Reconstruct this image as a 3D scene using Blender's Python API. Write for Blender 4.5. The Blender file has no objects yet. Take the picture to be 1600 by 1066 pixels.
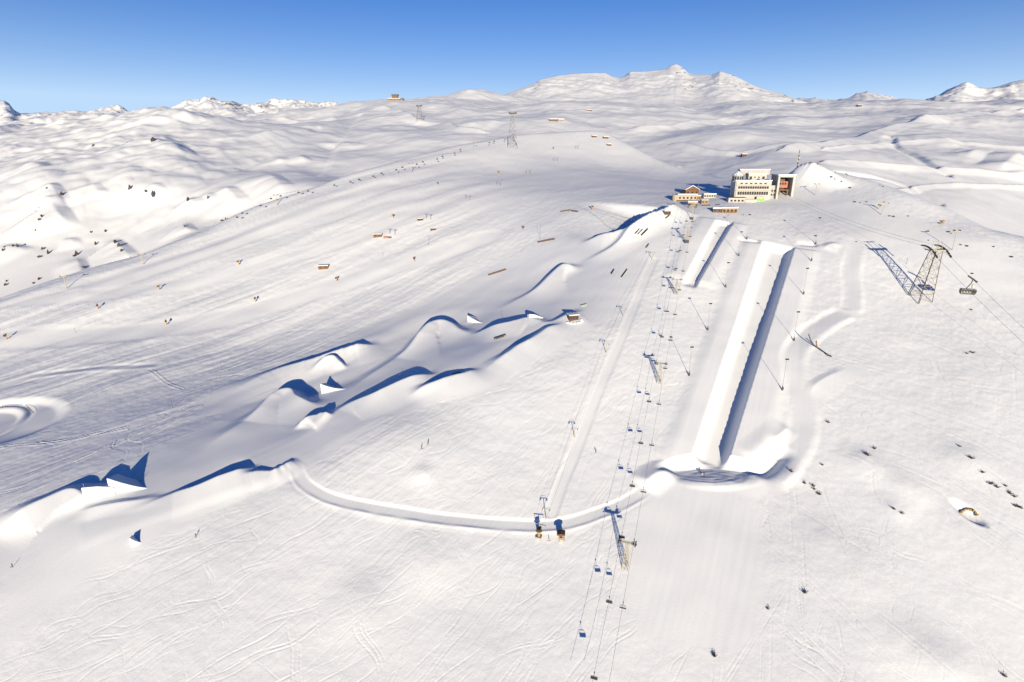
import bpy, bmesh, math, random
import numpy as np
from mathutils import Vector, Matrix, Quaternion

# ------------------------------------------------------------------ camera, sky, sun, exposure
sc = bpy.context.scene
COL = sc.collection
FPX = 900.0                       # focal length in pixels of a 1600 px wide picture
PITCH = math.radians(18.05)
CZ = 200.0                        # height of the camera in the world
cam_data = bpy.data.cameras.new('camera')
cam_data.sensor_width = 36.0
cam_data.lens = 36.0 * FPX / 1600.0
cam_data.clip_start = 1.0
cam_data.clip_end = 40000.0
cam = bpy.data.objects.new('camera', cam_data)
COL.objects.link(cam)
cam.location = (0, 0, CZ)
cam.rotation_euler = (math.pi / 2 - PITCH, 0, 0)
sc.camera = cam

SUN_EL = math.radians(8.4)
SUN_AZ = math.radians(-3.5)       # the light travels almost straight away from the camera
world = bpy.data.worlds.new('World')
sc.world = world
world.use_nodes = True
nt = world.node_tree
nt.nodes.clear()
sky = nt.nodes.new('ShaderNodeTexSky')
sky.sky_type = 'NISHITA'
sky.sun_disc = False
sky.sun_elevation = SUN_EL
sky.sun_rotation = math.pi + SUN_AZ
sky.altitude = 2300.0
sky.air_density = 1.0
sky.dust_density = 1.0
sky.ozone_density = 8.0
bg = nt.nodes.new('ShaderNodeBackground')
bg.inputs['Strength'].default_value = 0.092
wo = nt.nodes.new('ShaderNodeOutputWorld')
# pale haze low in the sky, the same all the way round the horizon
tc = nt.nodes.new('ShaderNodeTexCoord')
sx = nt.nodes.new('ShaderNodeSeparateXYZ')
nt.links.new(tc.outputs['Generated'], sx.inputs[0])
m1 = nt.nodes.new('ShaderNodeMath')
m1.operation = 'MULTIPLY_ADD'
m1.inputs[1].default_value = -13.0
m1.inputs[2].default_value = 0.95
nt.links.new(sx.outputs['Z'], m1.inputs[0])
m2 = nt.nodes.new('ShaderNodeMath')
m2.operation = 'EXPONENT'
m2.use_clamp = True
nt.links.new(m1.outputs[0], m2.inputs[0])
hz = nt.nodes.new('ShaderNodeMix')
hz.data_type = 'RGBA'
hz.inputs[7].default_value = (4.0, 5.6, 7.6, 1)
nt.links.new(m2.outputs[0], hz.inputs[0])
nt.links.new(sky.outputs[0], hz.inputs[6])
nt.links.new(hz.outputs[2], bg.inputs[0])
nt.links.new(bg.outputs[0], wo.inputs[0])

sun_data = bpy.data.lights.new('sun', 'SUN')
sun_data.energy = 5.0
sun_data.angle = math.radians(0.5)
sun_data.color = (1.0, 0.835, 0.58)
sun = bpy.data.objects.new('sun', sun_data)
COL.objects.link(sun)
LDIR = Vector((math.sin(SUN_AZ) * math.cos(SUN_EL), math.cos(SUN_AZ) * math.cos(SUN_EL), -math.sin(SUN_EL)))
sun.rotation_mode = 'QUATERNION'
sun.rotation_quaternion = LDIR.to_track_quat('-Z', 'Y')
sun.location = (-60, -60, 420)

vs = sc.view_settings
vs.view_transform = 'Standard'
vs.look = 'None'
vs.exposure = 0.5
vs.gamma = 1.0
vs.use_curve_mapping = False
sc.cycles.max_bounces = 6
sc.cycles.diffuse_bounces = 1

rng = np.random.default_rng(11)
random.seed(5)
# ------------------------------------------------------------------ helpers for the terrain
CP, SP = math.cos(PITCH), math.sin(PITCH)

def ray(px, py):
    """u = x/y and e = (z - camera)/y of the sight line through a photo pixel."""
    v = (533.0 - py) / FPX
    dy = CP + v * SP
    return ((px - 800.0) / FPX) / dy, (-SP + v * CP) / dy

def project(p):
    x, y, z = p[0], p[1], p[2] - CZ
    dep = y * CP - z * SP
    return 800.0 + FPX * x / dep, 533.0 - FPX * (y * SP + z * CP) / dep, dep

def tps_fit(P, v, reg=1e-4):
    n = len(P)
    d2 = ((P[:, None, :] - P[None, :, :]) ** 2).sum(-1)
    K = np.where(d2 > 0, d2 * np.log(np.maximum(d2, 1e-12)), 0.0) + reg * np.eye(n)
    A = np.zeros((n + 3, n + 3))
    A[:n, :n] = K
    A[:n, n] = 1
    A[:n, n + 1:] = P
    A[n:, :n] = A[:n, n:].T
    return P.astype(np.float32), np.linalg.solve(A, np.concatenate([v, np.zeros(3)])).astype(np.float32)

def tps_eval(fit, X, Y):
    P, w = fit
    sh = X.shape
    X = X.ravel().astype(np.float32)
    Y = Y.ravel().astype(np.float32)
    out = w[-3] + w[-2] * X + w[-1] * Y
    for k in range(len(P)):
        d2 = (X - P[k, 0]) ** 2 + (Y - P[k, 1]) ** 2
        out += w[k] * d2 * np.log(d2 + 1e-9)
    return out.reshape(sh)

_perm = np.random.default_rng(3).permutation(256).astype(np.int32)
_perm = np.concatenate([_perm, _perm])
_ang = np.random.default_rng(4).random(256).astype(np.float32) * 2 * np.pi
_gx, _gy = np.cos(_ang), np.sin(_ang)

def pnoise(x, y, seed=0):
    x = np.asarray(x, np.float32) + seed * 17.37
    y = np.asarray(y, np.float32) + seed * 9.71
    xi = np.floor(x).astype(np.int32)
    yi = np.floor(y).astype(np.int32)
    xf = x - xi
    yf = y - yi
    u = xf * xf * xf * (xf * (xf * 6 - 15) + 10)
    v = yf * yf * yf * (yf * (yf * 6 - 15) + 10)
    xi &= 255
    yi &= 255
    def g(ix, iy, fx, fy):
        h = _perm[_perm[ix & 255] + (iy & 255)]
        return _gx[h] * fx + _gy[h] * fy
    a = g(xi, yi, xf, yf)
    b = g(xi + 1, yi, xf - 1, yf)
    c = g(xi, yi + 1, xf, yf - 1)
    d = g(xi + 1, yi + 1, xf - 1, yf - 1)
    ab = a + u * (b - a)
    cd = c + u * (d - c)
    return ab + v * (cd - ab)

def fbm(x, y, octs=4, gain=0.5, seed=0, ridged=False):
    s = 0
    a = 1.0
    for k in range(octs):
        n = pnoise(x * 2 ** k, y * 2 ** k, seed + k * 3)
        s = s + a * ((0.35 - np.abs(n)) if ridged else n)
        a *= gain
    return s

def sstep(t):
    t = np.clip(t, 0, 1)
    return t * t * (3 - 2 * t)

def smooth_line(pts, n=10):
    """Catmull-Rom through the points."""
    P = np.array(pts, float)
    if len(P) < 3:
        return P
    Q = np.vstack([2 * P[0] - P[1], P, 2 * P[-1] - P[-2]])
    out = []
    for i in range(1, len(Q) - 2):
        p0, p1, p2, p3 = Q[i - 1], Q[i], Q[i + 1], Q[i + 2]
        for t in np.linspace(0, 1, n, endpoint=False):
            out.append(0.5 * ((2 * p1) + (-p0 + p2) * t + (2 * p0 - 5 * p1 + 4 * p2 - p3) * t * t + (-p0 + 3 * p1 - 3 * p2 + p3) * t ** 3))
    out.append(P[-1])
    return np.array(out)

def line_dist(X, Y, pts):
    """signed distance (positive = left of the line) and arc position 0..1 of the nearest point."""
    best = np.full(X.shape, 1e9, np.float32)
    sd = np.zeros(X.shape, np.float32)
    ss = np.zeros(X.shape, np.float32)
    seg = np.hypot(*(pts[1:] - pts[:-1]).T)
    cum = np.concatenate([[0], np.cumsum(seg)])
    tot = cum[-1]
    for i in range(len(pts) - 1):
        a, b = pts[i], pts[i + 1]
        L = seg[i]
        if L < 1e-6:
            continue
        tx, ty = (b - a) / L
        rx, ry = X - a[0], Y - a[1]
        t = np.clip(rx * tx + ry * ty, 0, L)
        qx, qy = rx - t * tx, ry - t * ty
        d = np.hypot(qx, qy)
        m = d < best
        best = np.where(m, d, best)
        sg = np.where(tx * ry - ty * rx >= 0, 1.0, -1.0)
        sd = np.where(m, d * sg, sd)
        ss = np.where(m, (cum[i] + t) / tot, ss)
    return sd, ss, tot

# ------------------------------------------------------------------ the near slope: smooth base surface
PL_A, PL_B = -228.0, 0.325
ctrl = [  # photo x, photo y, forward distance in metres
    (-250, 1066, 157), (-250, 750, 270), (-250, 600, 400), (-200, 500, 490), (0, 1066, 157), (0, 930, 189), (0, 850, 215), (0, 800, 231), (0, 750, 257), (0, 690, 298), (0, 640, 340), (0, 600, 376), (0, 560, 416), (0, 520, 455), (0, 487, 490),
    (100, 450, 530), (200, 1066, 156), (200, 900, 196), (200, 800, 227), (200, 760, 246), (200, 690, 289), (200, 640, 329), (200, 560, 408), (200, 510, 459), (200, 470, 498), (210, 415, 570),
    (330, 370, 635), (400, 1066, 156), (400, 800, 226), (400, 740, 251), (400, 640, 320), (400, 600, 357), (400, 540, 426), (400, 480, 489), (400, 400, 578), (400, 333, 691),
    (600, 1066, 156), (600, 850, 209), (600, 680, 271), (600, 600, 334), (600, 540, 400), (600, 480, 472), (600, 420, 541), (600, 340, 651), (600, 290, 755), (600, 265, 828), (500, 300, 748),
    (700, 236, 945), (800, 700, 262), (800, 560, 333), (800, 500, 399), (800, 440, 483), (800, 400, 533), (800, 350, 606), (800, 320, 664), (800, 270, 858), (800, 216, 1062),
    (700, 600, 312), (700, 640, 289), (480, 725, 254), (900, 510, 366), (900, 450, 432), (900, 380, 518), (900, 330, 600), (900, 270, 838), (900, 206, 1118), (800, 1066, 156), (800, 850, 209),
    (1000, 1066, 156), (1000, 800, 225), (1000, 640, 290), (1000, 440, 422), (1000, 360, 515), (1000, 330, 572), (1000, 290, 731), (1000, 262, 930),
    (1100, 500, 374), (1100, 360, 506), (1100, 330, 558), (1100, 310, 627), (1100, 292, 735), (1100, 278, 840),
    (1250, 1066, 156), (1250, 900, 195), (1250, 760, 240), (1200, 600, 310), (1230, 480, 388), (1240, 390, 470), (1240, 345, 530),
    (1600, 1066, 158), (1600, 900, 196), (1600, 740, 246), (1600, 600, 308), (1600, 500, 368), (1440, 468, 398), (1440, 700, 262),
    (1600, 400, 452), (1540, 380, 466), (1470, 345, 516), (1380, 315, 552), (1300, 292, 606), (1350, 380, 472),
    (1258, 268, 650), (1200, 313, 600), (1200, 290, 690), (1160, 322, 580),
    (1850, 1066, 160), (1850, 700, 264), (1850, 480, 380),
]
C = np.array([(*ray(px, py), y) for px, py, y in ctrl])
CX, CYY, CZZ = C[:, 0] * C[:, 2], C[:, 2], C[:, 1] * C[:, 2]
fitF = tps_fit(np.stack([CX, CYY], 1) / 300.0, CZZ - (PL_A + PL_B * CYY), 3e-3)

def t_of(py):
    return -ray(800, py)[1]
rows1 = [-PL_A / (t_of(py) + PL_B) for py in np.arange(1230, 262, -1.4)]
rows2 = np.geomspace(rows1[-1], 1560, 125)[1:]
ROWS = np.concatenate([np.geomspace(62, rows1[0], 18)[:-1], rows1, rows2])
COLS = np.linspace(-1.45, 1.45, 1320)
U, YY = np.meshgrid(COLS, ROWS)
XX = U * YY
NR, NC = XX.shape
Z0 = (tps_eval(fitF, XX / 300.0, YY / 300.0) + PL_A + PL_B * YY).astype(np.float32)
XX = XX.astype(np.float32)
YY = YY.astype(np.float32)

def hit(px, py, Zg=None, h=0.0, off=True):
    """first point of the slope (raised by h) on the sight line through a photo pixel."""
    Zg = Z0 if Zg is None else Zg
    u, e = ray(px, py)
    ci = np.clip((u - COLS[0]) / (COLS[1] - COLS[0]), 0, NC - 1.001)
    i = int(ci)
    f = ci - i
    colz = Zg[:, i] * (1 - f) + Zg[:, i + 1] * f + h
    g = colz - e * ROWS
    k = np.argmax(g > 0)
    if g[k] <= 0:
        k = int(np.argmin(np.abs(g)))
    k = max(k, 1)
    den = g[k] - g[k - 1]
    t = np.clip(-g[k - 1] / den, 0, 1) if abs(den) > 1e-9 else 0
    y = ROWS[k - 1] + t * (ROWS[k] - ROWS[k - 1])
    z = colz[k - 1] + t * (colz[k] - colz[k - 1]) - h
    return np.array([u * y, y, z])

def zat(x, y, Zg=None):
    Zg = Z if Zg is None else Zg
    u = x / y
    ci = min(max((u - COLS[0]) / (COLS[1] - COLS[0]), 0), NC - 1.001)
    ri = min(max(np.interp(y, ROWS, np.arange(NR)), 0), NR - 1.001)
    i, j = int(ci), int(ri)
    f, g = ci - i, ri - j
    return float((Zg[j, i] * (1 - f) + Zg[j, i + 1] * f) * (1 - g) + (Zg[j + 1, i] * (1 - f) + Zg[j + 1, i + 1] * f) * g)

def px_line(pts, h=0.0, n=8):
    return smooth_line([hit(a, b, Z0, h)[:2] for a, b in pts], n)

def window(pts, pad):
    """rows/cols slice of the grid that holds a world polyline with some padding."""
    x0, y0 = pts.min(0) - pad
    x1, y1 = pts.max(0) + pad
    y0 = max(y0, ROWS[0])
    r0, r1 = np.searchsorted(ROWS, [y0, y1])
    us = [x0 / y0, x0 / y1, x1 / y0, x1 / y1]
    c0, c1 = np.searchsorted(COLS, [min(us), max(us)])
    return slice(max(r0 - 1, 0), min(r1 + 1, NR)), slice(max(c0 - 1, 0), min(c1 + 1, NC))

Z = Z0.copy()
ROUGH = np.ones_like(Z0)          # 1 = tracked snow, 0 = groomed

def ridge(pts, h, wf, wb, ends=(0.12, 0.12), rough=None, sharp=1.0, jag=0.0, raised=True, tr=0.0, wt=14.0, hk=1.0):
    h = np.array(h) * hk if np.ndim(h) else h * hk
    hm = np.max(h) if np.ndim(h) else h
    L = px_line(pts, hm * 0.85 if raised else 0)
    pad = max(wf, wb, wt if tr else 0)
    sl = window(L, pad)
    d, s, tot = line_dist(XX[sl], YY[sl], L)
    hh = np.interp(s, np.linspace(0, 1, len(h)), h) if np.ndim(h) else np.full(s.shape, h)
    hh = hh * sstep(s / max(ends[0], 1e-3)) * sstep((1 - s) / max(ends[1], 1e-3))
    if jag:
        hh = hh * (1 + jag * pnoise(s * tot / 2.2, s * 0, 4))
    back = np.clip(1 - d / wb, 0, 1)
    back = sharp * back ** 1.15 + (1 - sharp) * sstep(back)
    front = np.clip(1 + d / wf, 0, 1) ** 1.5
    prof = np.where(d > 0, back, front)
    Z[sl] += (hh * prof).astype(np.float32)
    if tr:
        tp = sstep(d / (0.6 * wb)) * sstep(1 - (d - 0.6 * wb) / (wt - 0.6 * wb))
        Z[sl] -= (tr * hh * tp).astype(np.float32)
    if rough is not None:
        ROUGH[sl] = np.where(prof > 0.1, np.minimum(ROUGH[sl], rough), ROUGH[sl])

def bench(pts, hw, blend, dz=0.0, rough=0.1, tilt=0.0, k=1.0, smooth=3, berm=0.0, bermw=2.0, side=-1, up=None):
    L = px_line(pts)
    zl = np.array([zat(p[0], p[1], Z) for p in L])
    for _ in range(smooth):
        zl[1:-1] = (zl[:-2] + 2 * zl[1:-1] + zl[2:]) / 4
    sl = window(L, hw + blend)
    d, s, tot = line_dist(XX[sl], YY[sl], L)
    seg = np.hypot(*(L[1:] - L[:-1]).T)
    cum = np.concatenate([[0], np.cumsum(seg)]) / seg.sum()
    zt = np.interp(s, cum, zl) + dz + tilt * d
    m = sstep(1 - (np.abs(d) - hw) / np.where(d > 0, up or blend, blend)) * k * sstep(s / 0.04) * sstep((1 - s) / 0.04)
    Z[sl] = (Z[sl] * (1 - m) + zt * m).astype(np.float32)
    if berm:
        bm = np.exp(-((d - side * (hw + bermw * 0.4)) / bermw) ** 2) * sstep(s / 0.05) * sstep((1 - s) / 0.05)
        Z[sl] += (berm * bm * (0.75 + 0.9 * pnoise(s * tot / 9.0, s * 0, 8))).astype(np.float32)
    if rough is not None:
        mr = sstep(1.3 - np.abs(d) / (hw + 0.3 * blend))
        ROUGH[sl] = ROUGH[sl] * (1 - mr) + rough * mr

def lane(pts, hw, blend=2.0, rough=0.1, dz=0.0):
    """a groomed lane: takes the tracks out and lowers or raises the snow a little."""
    L = px_line(pts)
    sl = window(L, hw + blend)
    d, s, tot = line_dist(XX[sl], YY[sl], L)
    m = sstep(1 - (np.abs(d) - hw) / blend)
    ROUGH[sl] = ROUGH[sl] * (1 - m) + rough * m
    Z[sl] += (dz * m).astype(np.float32)

def inside(poly, X, Y):
    n = len(poly)
    r = np.zeros(X.shape, bool)
    j = n - 1
    for i in range(n):
        xi, yi = poly[i]
        xj, yj = poly[j]
        c = ((yi > Y) != (yj > Y)) & (X < (xj - xi) * (Y - yi) / (yj - yi + 1e-9) + xi)
        r ^= c
        j = i
    return r

def patch(pts, soft, rough=0.1):
    """groomed area inside a photo polygon."""
    L = np.array([hit(a, b, Z0)[:2] for a, b in pts])
    sl = window(L, soft)
    d, s, tot = line_dist(XX[sl], YY[sl], np.vstack([L, L[:1]]))
    d = np.abs(d)
    m = np.where(inside(L, XX[sl], YY[sl]), 0.5 + 0.5 * np.clip(d / soft, 0, 1), 0.5 - 0.5 * np.clip(d / soft, 0, 1))
    m = sstep(m)
    ROUGH[sl] = ROUGH[sl] * (1 - m) + rough * m
    return sl, m

# ------------------------------------------------------------------ built shapes on the slope
# terrace and landing pad under the halfpipe
sl, m = patch([(1003, 765), (1090, 752), (1175, 768), (1190, 860), (1185, 1000), (1130, 1012), (1000, 995), (985, 930), (990, 850)], 5, 0.0)

# groomed snow of the jump line, the upper park and the pistes
patch([(0, 880), (110, 790), (330, 660), (560, 520), (760, 420), (900, 360), (1040, 330), (1030, 400), (960, 480), (860, 540), (640, 630), (480, 730), (330, 800), (150, 900), (0, 1010)], 6, 0.12)
patch([(760, 440), (900, 380), (1060, 330), (1010, 410), (930, 480), (850, 470)], 6, 0.1)
patch([(1120, 330), (1250, 322), (1330, 370), (1500, 440), (1600, 480), (1600, 410), (1450, 350), (1300, 300), (1240, 296)], 8, 0.25)
lane([(170, 440), (260, 410), (360, 378), (460, 340), (600, 290)], 14, 12, 0.15, -0.6)
lane([(0, 530), (150, 522), (320, 505), (480, 460), (640, 410), (760, 370)], 11, 8, 0.2, -0.5)
lane([(0, 470), (150, 460), (300, 440), (400, 415), (560, 370), (700, 320)], 9, 8, 0.35, -0.3)
bench([(-30, 622), (20, 598), (60, 586), (130, 580), (250, 572)], 2.5, 4, 0.0, 0.0, smooth=6)
# T-bar up-track and the cat road
lane([(1022, 405), (1000, 455), (968, 535), (935, 610), (905, 690), (880, 750), (861, 802)], 2.2, 1.4, 0.0, -0.35)
bench([(462, 722), (466, 740), (478, 757), (510, 775), (560, 788), (620, 800), (700, 812), (780, 820), (850, 822), (892, 817), (930, 804), (970, 788), (1000, 771), (1012, 762)],
      2.7, 3.5, -0.3, 0.0, smooth=10, berm=0.35, bermw=0.8, tilt=0.23, up=0.8)

# halfpipe (big) and mini pipe -------------------------------------------------
def pipe(lt, rt, lb, rb, depth, floor_frac, deck_l, deck_r, up, fade_top, fade_bot, curve=0.0, left_up=0.0):
    A, B_ = hit(*lt), hit(*rt)
    C_, D_ = hit(*lb), hit(*rb)
    top = (A + B_) / 2
    bot = (C_ + D_) / 2
    ax = (top - bot)[:2]
    Ln = np.hypot(*ax)
    ax = ax / Ln
    nx = np.array([ax[1], -ax[0]])          # to the right
    wt = abs(np.dot((B_ - A)[:2], nx)) / 2
    wb_ = abs(np.dot((D_ - C_)[:2], nx)) / 2
    corners = np.array([bot[:2] - nx * 40 - ax * 25, bot[:2] + nx * 40 - ax * 25, top[:2] - nx * 40 + ax * 25, top[:2] + nx * 40 + ax * 25])
    sl = window(corners, 1)
    rx, ry = XX[sl] - bot[0], YY[sl] - bot[1]
    s = (rx * ax[0] + ry * ax[1])
    c = rx * nx[0] + ry * nx[1]
    t = s / Ln
    c = c - curve * np.sin(np.clip(t, 0, 1) * np.pi)
    hw = wb_ + (wt - wb_) * np.clip(t, 0, 1)
    a = np.abs(c) / hw
    ff = floor_frac
    w = np.clip((a - ff) / (1 - ff), 0, 1)
    carve = -depth * (1 - w ** 2.3)
    carve = np.where(a < 1, carve, 0)
    deck = np.where(c < 0, sstep((deck_l + hw + 9 + c) / 9), sstep((deck_r + hw + 9 - c) / 9))
    raise_ = up * deck * (1 + left_up * (c < 0))
    along = sstep((s + fade_bot) / fade_bot) * sstep((Ln + fade_top - s) / fade_top)
    along_c = sstep((s + 15) / 14) * sstep((Ln + 2.5 - s) / 2.5)
    Z[sl] += (raise_ * along + carve * along_c).astype(np.float32)
    mr = deck * along
    ROUGH[sl] = ROUGH[sl] * (1 - mr)
    return ax, nx, top, bot

PIPE = pipe((1190, 383), (1243, 383), (1084, 704), (1143, 704), 6.9, 0.3, 8, 12, 1.0, 2.5, 22)
pipe((1117, 347), (1147, 348), (1072, 432), (1094, 438), 4.2, 0.25, 9, 6, 1.0, 4, 10)

# bank and swirl terrace below the halfpipe
bc = hit(1112, 738)
r2 = np.hypot((XX - bc[0]) / 22.0, (YY - bc[1]) / 8.5)
m = sstep((1.3 - r2) / np.where(YY > bc[1], 0.45, 0.75))
Z[:] = Z * (1 - m) + (bc[2] - 2.0 - 0.07 * (YY - bc[1])) * m
ang = np.arctan2((YY - bc[1]) / 9.0, (XX - bc[0]) / 21.0)
Z += m * (0.06 * np.sin(r2 * 24 + ang * 2) * sstep(r2 * 3) + 0.25 * pnoise(XX / 5, YY / 3, 5))
ROUGH *= (1 - m)
ridge([(1005, 757), (1020, 742), (1040, 735), (1062, 744)], 2.6, 9, 9, (0.2, 0.3), 0.0)
# cat track on the right: out of the top, round the bend, down past the mound
bench([(1322, 372), (1336, 392), (1330, 425), (1333, 460), (1331, 488)], 4.0, 4.5, -0.1, 0.0, smooth=4, k=0.7, berm=0.15, bermw=1.6, side=-1)
bench([(1325, 487), (1290, 505), (1258, 530), (1240, 560), (1246, 600), (1256, 640), (1253, 680), (1230, 722), (1200, 752)],
      4.2, 5.0, 0.0, 0.0, smooth=6, k=0.5)
ridge([(1236, 662), (1216, 680), (1192, 698), (1168, 716)], [0.7, 1.3, 1.5, 0.9], 10, 6.5, (0.15, 0.12), 0.0)
bl = px_line([(1172, 738), (1200, 722), (1228, 694)])
sl = window(bl, 9)
d, s, tot = line_dist(XX[sl], YY[sl], bl)
Z[sl] -= (3.6 * np.exp(-(d / 5.0) ** 2) * sstep(s / 0.25) * sstep((1 - s) / 0.25)).astype(np.float32)
ridge([(1262, 618), (1275, 600), (1300, 585), (1330, 572)], 0.8, 12, 4, (0.3, 0.4), 0.2)
ridge([(1285, 388), (1300, 381), (1318, 384)], 1.6, 20, 6, (0.3, 0.4), 0.3)
# edge of the drop-in plateau behind the pipe (trench in shade)
for a in ([(1152, 372), (1172, 377), (1190, 378)], [(1244, 379), (1262, 381), (1280, 382)]):
    L = px_line(a)
    sl = window(L, 8)
    d, s, tot = line_dist(XX[sl], YY[sl], L)
    Z[sl] -= (1.6 * np.exp(-(d / 3.0) ** 2) * sstep(s / 0.2) * sstep((1 - s) / 0.2)).astype(np.float32)

# jump line: landings and long side banks (crest = lower edge of their shade) ---
ridge([(520, 610), (556, 587), (585, 568), (612, 551), (640, 533), (662, 511), (676, 502), (690, 498), (704, 500), (714, 505), (732, 508), (748, 510)], [0.5, 0.8, 0.9, 1.0, 1.0, 3.2, 5.0, 5.4, 4.4, 3.2, 2.2, 0.8], 38, 9, (0.28, 0.2), 0.0, tr=0.2, wt=34, hk=1.4)
ridge([(290, 706), (330, 680), (370, 655), (405, 632), (425, 615), (440, 608), (454, 607), (462, 615), (480, 621), (512, 623)], [0.5, 0.8, 0.9, 1.0, 3.0, 4.6, 4.6, 3.8, 2.4, 1.0], 34, 9, (0.28, 0.2), 0.0, tr=0.2, wt=34, hk=1.3)
ridge([(770, 480), (805, 463), (838, 447), (857, 431), (868, 421), (880, 412), (893, 413), (908, 418)], [0.4, 0.6, 0.8, 2.2, 3.0, 3.4, 3.0, 1.0], 32, 8, (0.28, 0.2), 0.0, tr=0.2, wt=30, hk=1.5)
ridge([(-20, 830), (30, 796), (70, 778), (108, 764), (126, 770), (128, 790)], [3.0, 3.6, 4.2, 4.6, 3.6, 1.0], 26, 10, (0.28, 0.2), 0.0)
ridge([(112, 800), (135, 795), (175, 787), (222, 779), (262, 768)], [1.5, 1.4, 1.3, 1.0, 0.5], 8, 4, (0.28, 0.2), 0.0)
ridge([(340, 612), (385, 590), (430, 572), (480, 562), (530, 548), (570, 537), (604, 527)], [0.4, 0.7, 1.2, 2.4, 3.2, 3.4, 1.6], 26, 12, (0.28, 0.2), 0.1, jag=0.1, tr=0.15, wt=22, hk=1.8)
ridge([(440, 688), (475, 665), (505, 645), (536, 627), (559, 619), (587, 612), (625, 596), (662, 581), (692, 569)], [0.3, 0.4, 0.5, 0.8, 1.8, 3.0, 3.2, 3.2, 2.2], 24, 8, (0.28, 0.2), 0.0, tr=0.15, wt=22, hk=1.75)
ridge([(630, 616), (662, 603), (685, 594), (707, 586), (724, 581), (741, 573), (752, 566)], [0.5, 1.6, 2.2, 2.6, 2.2, 1.4, 0.6], 20, 7, (0.28, 0.2), 0.0, tr=0.15, wt=22, hk=1.6)
ridge([(735, 585), (757, 571), (778, 558), (797, 547), (809, 539), (828, 530), (843, 520), (856, 511), (872, 503), (886, 495)], [0.3, 0.4, 0.6, 1.6, 2.0, 2.4, 2.2, 2.0, 1.6, 0.8], 22, 8, (0.28, 0.2), 0.0, tr=0.15, wt=22, hk=1.8)
ridge([(726, 518), (756, 510), (786, 504), (808, 498), (822, 493), (836, 493), (850, 496), (866, 494), (885, 487), (903, 479), (922, 475)], [0.8, 2.6, 3.2, 2.8, 2.6, 2.0, 1.0, 0.9, 1.8, 1.8, 0.8], 24, 8, (0.28, 0.2), 0.0, tr=0.15, wt=22, hk=1.6)
ridge([(190, 795), (230, 778), (270, 763), (305, 756), (342, 743), (380, 730), (408, 717)], [0.3, 0.5, 0.8, 1.8, 2.4, 2.4, 1.6], 20, 4, (0.28, 0.2), 0.0, tr=0.15, wt=22, hk=1.8)
ridge([(372, 748), (400, 738), (425, 735), (445, 725), (466, 711)], [0.6, 1.7, 2.0, 2.0, 1.6], 12, 3.0, (0.28, 0.2), 0.0, jag=0.5)
ridge([(460, 664), (466, 659), (475, 652), (488, 648), (505, 645), (521, 644)], [1.0, 2.2, 2.8, 3.0, 2.8, 2.0], 18, 3.5, (0.28, 0.2), 0.0, jag=0.35, tr=0.1, wt=26, hk=1.2)
ridge([(480, 582), (486, 578), (505, 567), (520, 563), (529, 566), (541, 572)], [0.4, 0.8, 2.2, 2.6, 2.4, 1.6], 14, 3.5, (0.28, 0.2), 0.0, tr=0.3, wt=26, hk=1.3)
ridge([(905, 407), (925, 399), (940, 392), (955, 384), (970, 374), (980, 364), (990, 357), (1002, 350), (1014, 343), (1032, 335)], [0.8, 1.2, 1.2, 1.6, 2.0, 2.2, 2.0, 1.6, 2.0, 1.0], 20, 6, (0.28, 0.2), 0.1, jag=0.15, tr=0.15, wt=22, hk=1.6)
ridge([(905, 371), (932, 360), (959, 355), (976, 351), (992, 346), (1012, 337), (1040, 326), (1062, 316)], [1.5, 3.4, 4.4, 5.2, 6.5, 8.0, 9.0, 6.0], 26, 11, (0.2, 0.1), 0.1, jag=0.2, tr=1.2, wt=120)
JD = Z - Z0
gm = 1 - ROUGH
for _ in range(2):
    P_ = np.pad(JD, 1, 'edge')
    bl_ = (P_[:-2, 1:-1] + P_[2:, 1:-1] + P_[1:-1, :-2] + P_[1:-1, 2:] + 2 * JD) / 6
    JD = JD * (1 - gm * (XX < 90)) + bl_ * gm * (XX < 90)
Z = (Z0 + JD).astype(np.float32)
# cat road terrace cut through the lower jump line
bench([(120, 838), (200, 806), (290, 780), (380, 752), (470, 722)], 4.5, 7, -0.2, 0.0, smooth=6, k=0.15)
# reservoir at the left edge
rc = hit(-45, 668)
rr = np.hypot((XX - rc[0]) / 24.0, (YY - rc[1]) / 27.0)
far_side = sstep((YY - rc[1] + 34) / 30)
rw = np.hypot((XX - rc[0] - 4) / 36.0, (YY - rc[1]) / 26.0)
Z += (-2.0 * sstep((1.45 - rw) / 0.3) * far_side - 1.5 * sstep((1.02 - rr) / 0.2) - 0.8 * far_side * np.exp(-((rr - 1.15) / 0.08) ** 2)).astype(np.float32)
ROUGH *= (1 - sstep((1.5 - rw) / 0.3))
# knoll behind the station and the ridge down to the right
ridge([(1214, 284), (1232, 277), (1256, 271), (1277, 274), (1302, 283), (1330, 296)], [3, 8, 12, 9, 5, 2], 30, 18, (0.25, 0.25), 0.9, sharp=0.5, jag=0.15, raised=False)
# hollow with rocks near the right edge
hc = hit(1513, 802)
rh = np.hypot((XX - hc[0] + 0.4 * (YY - hc[1])) / 4.0, (YY - hc[1]) / 6.5)
Z -= (2.2 * sstep(1.3 - rh)).astype(np.float32)
# soft mounds with bushes on the right
for (px, py, h, w) in [(1352, 725, 2.2, 8), (1415, 765, 2.0, 9), (1510, 720, 1.6, 8), (1238, 745, 1.0, 4), (1400, 800, 1.0, 5), (660, 742, 1.5, 4), (640, 700, 1.6, 14),
                       (660, 880, 2.0, 12), (1400, 1010, 2.4, 12), (1480, 1050, 2.5, 9), (560, 950, 1.6, 10), (1330, 900, 1.6, 11), (1290, 840, 1.4, 9)]:
    q = hit(px, py)
    Z += (0.6 * h * np.exp(-((XX - q[0]) ** 2 + (YY - q[1]) ** 2) / (1.5 * w * w))).astype(np.float32)

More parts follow.
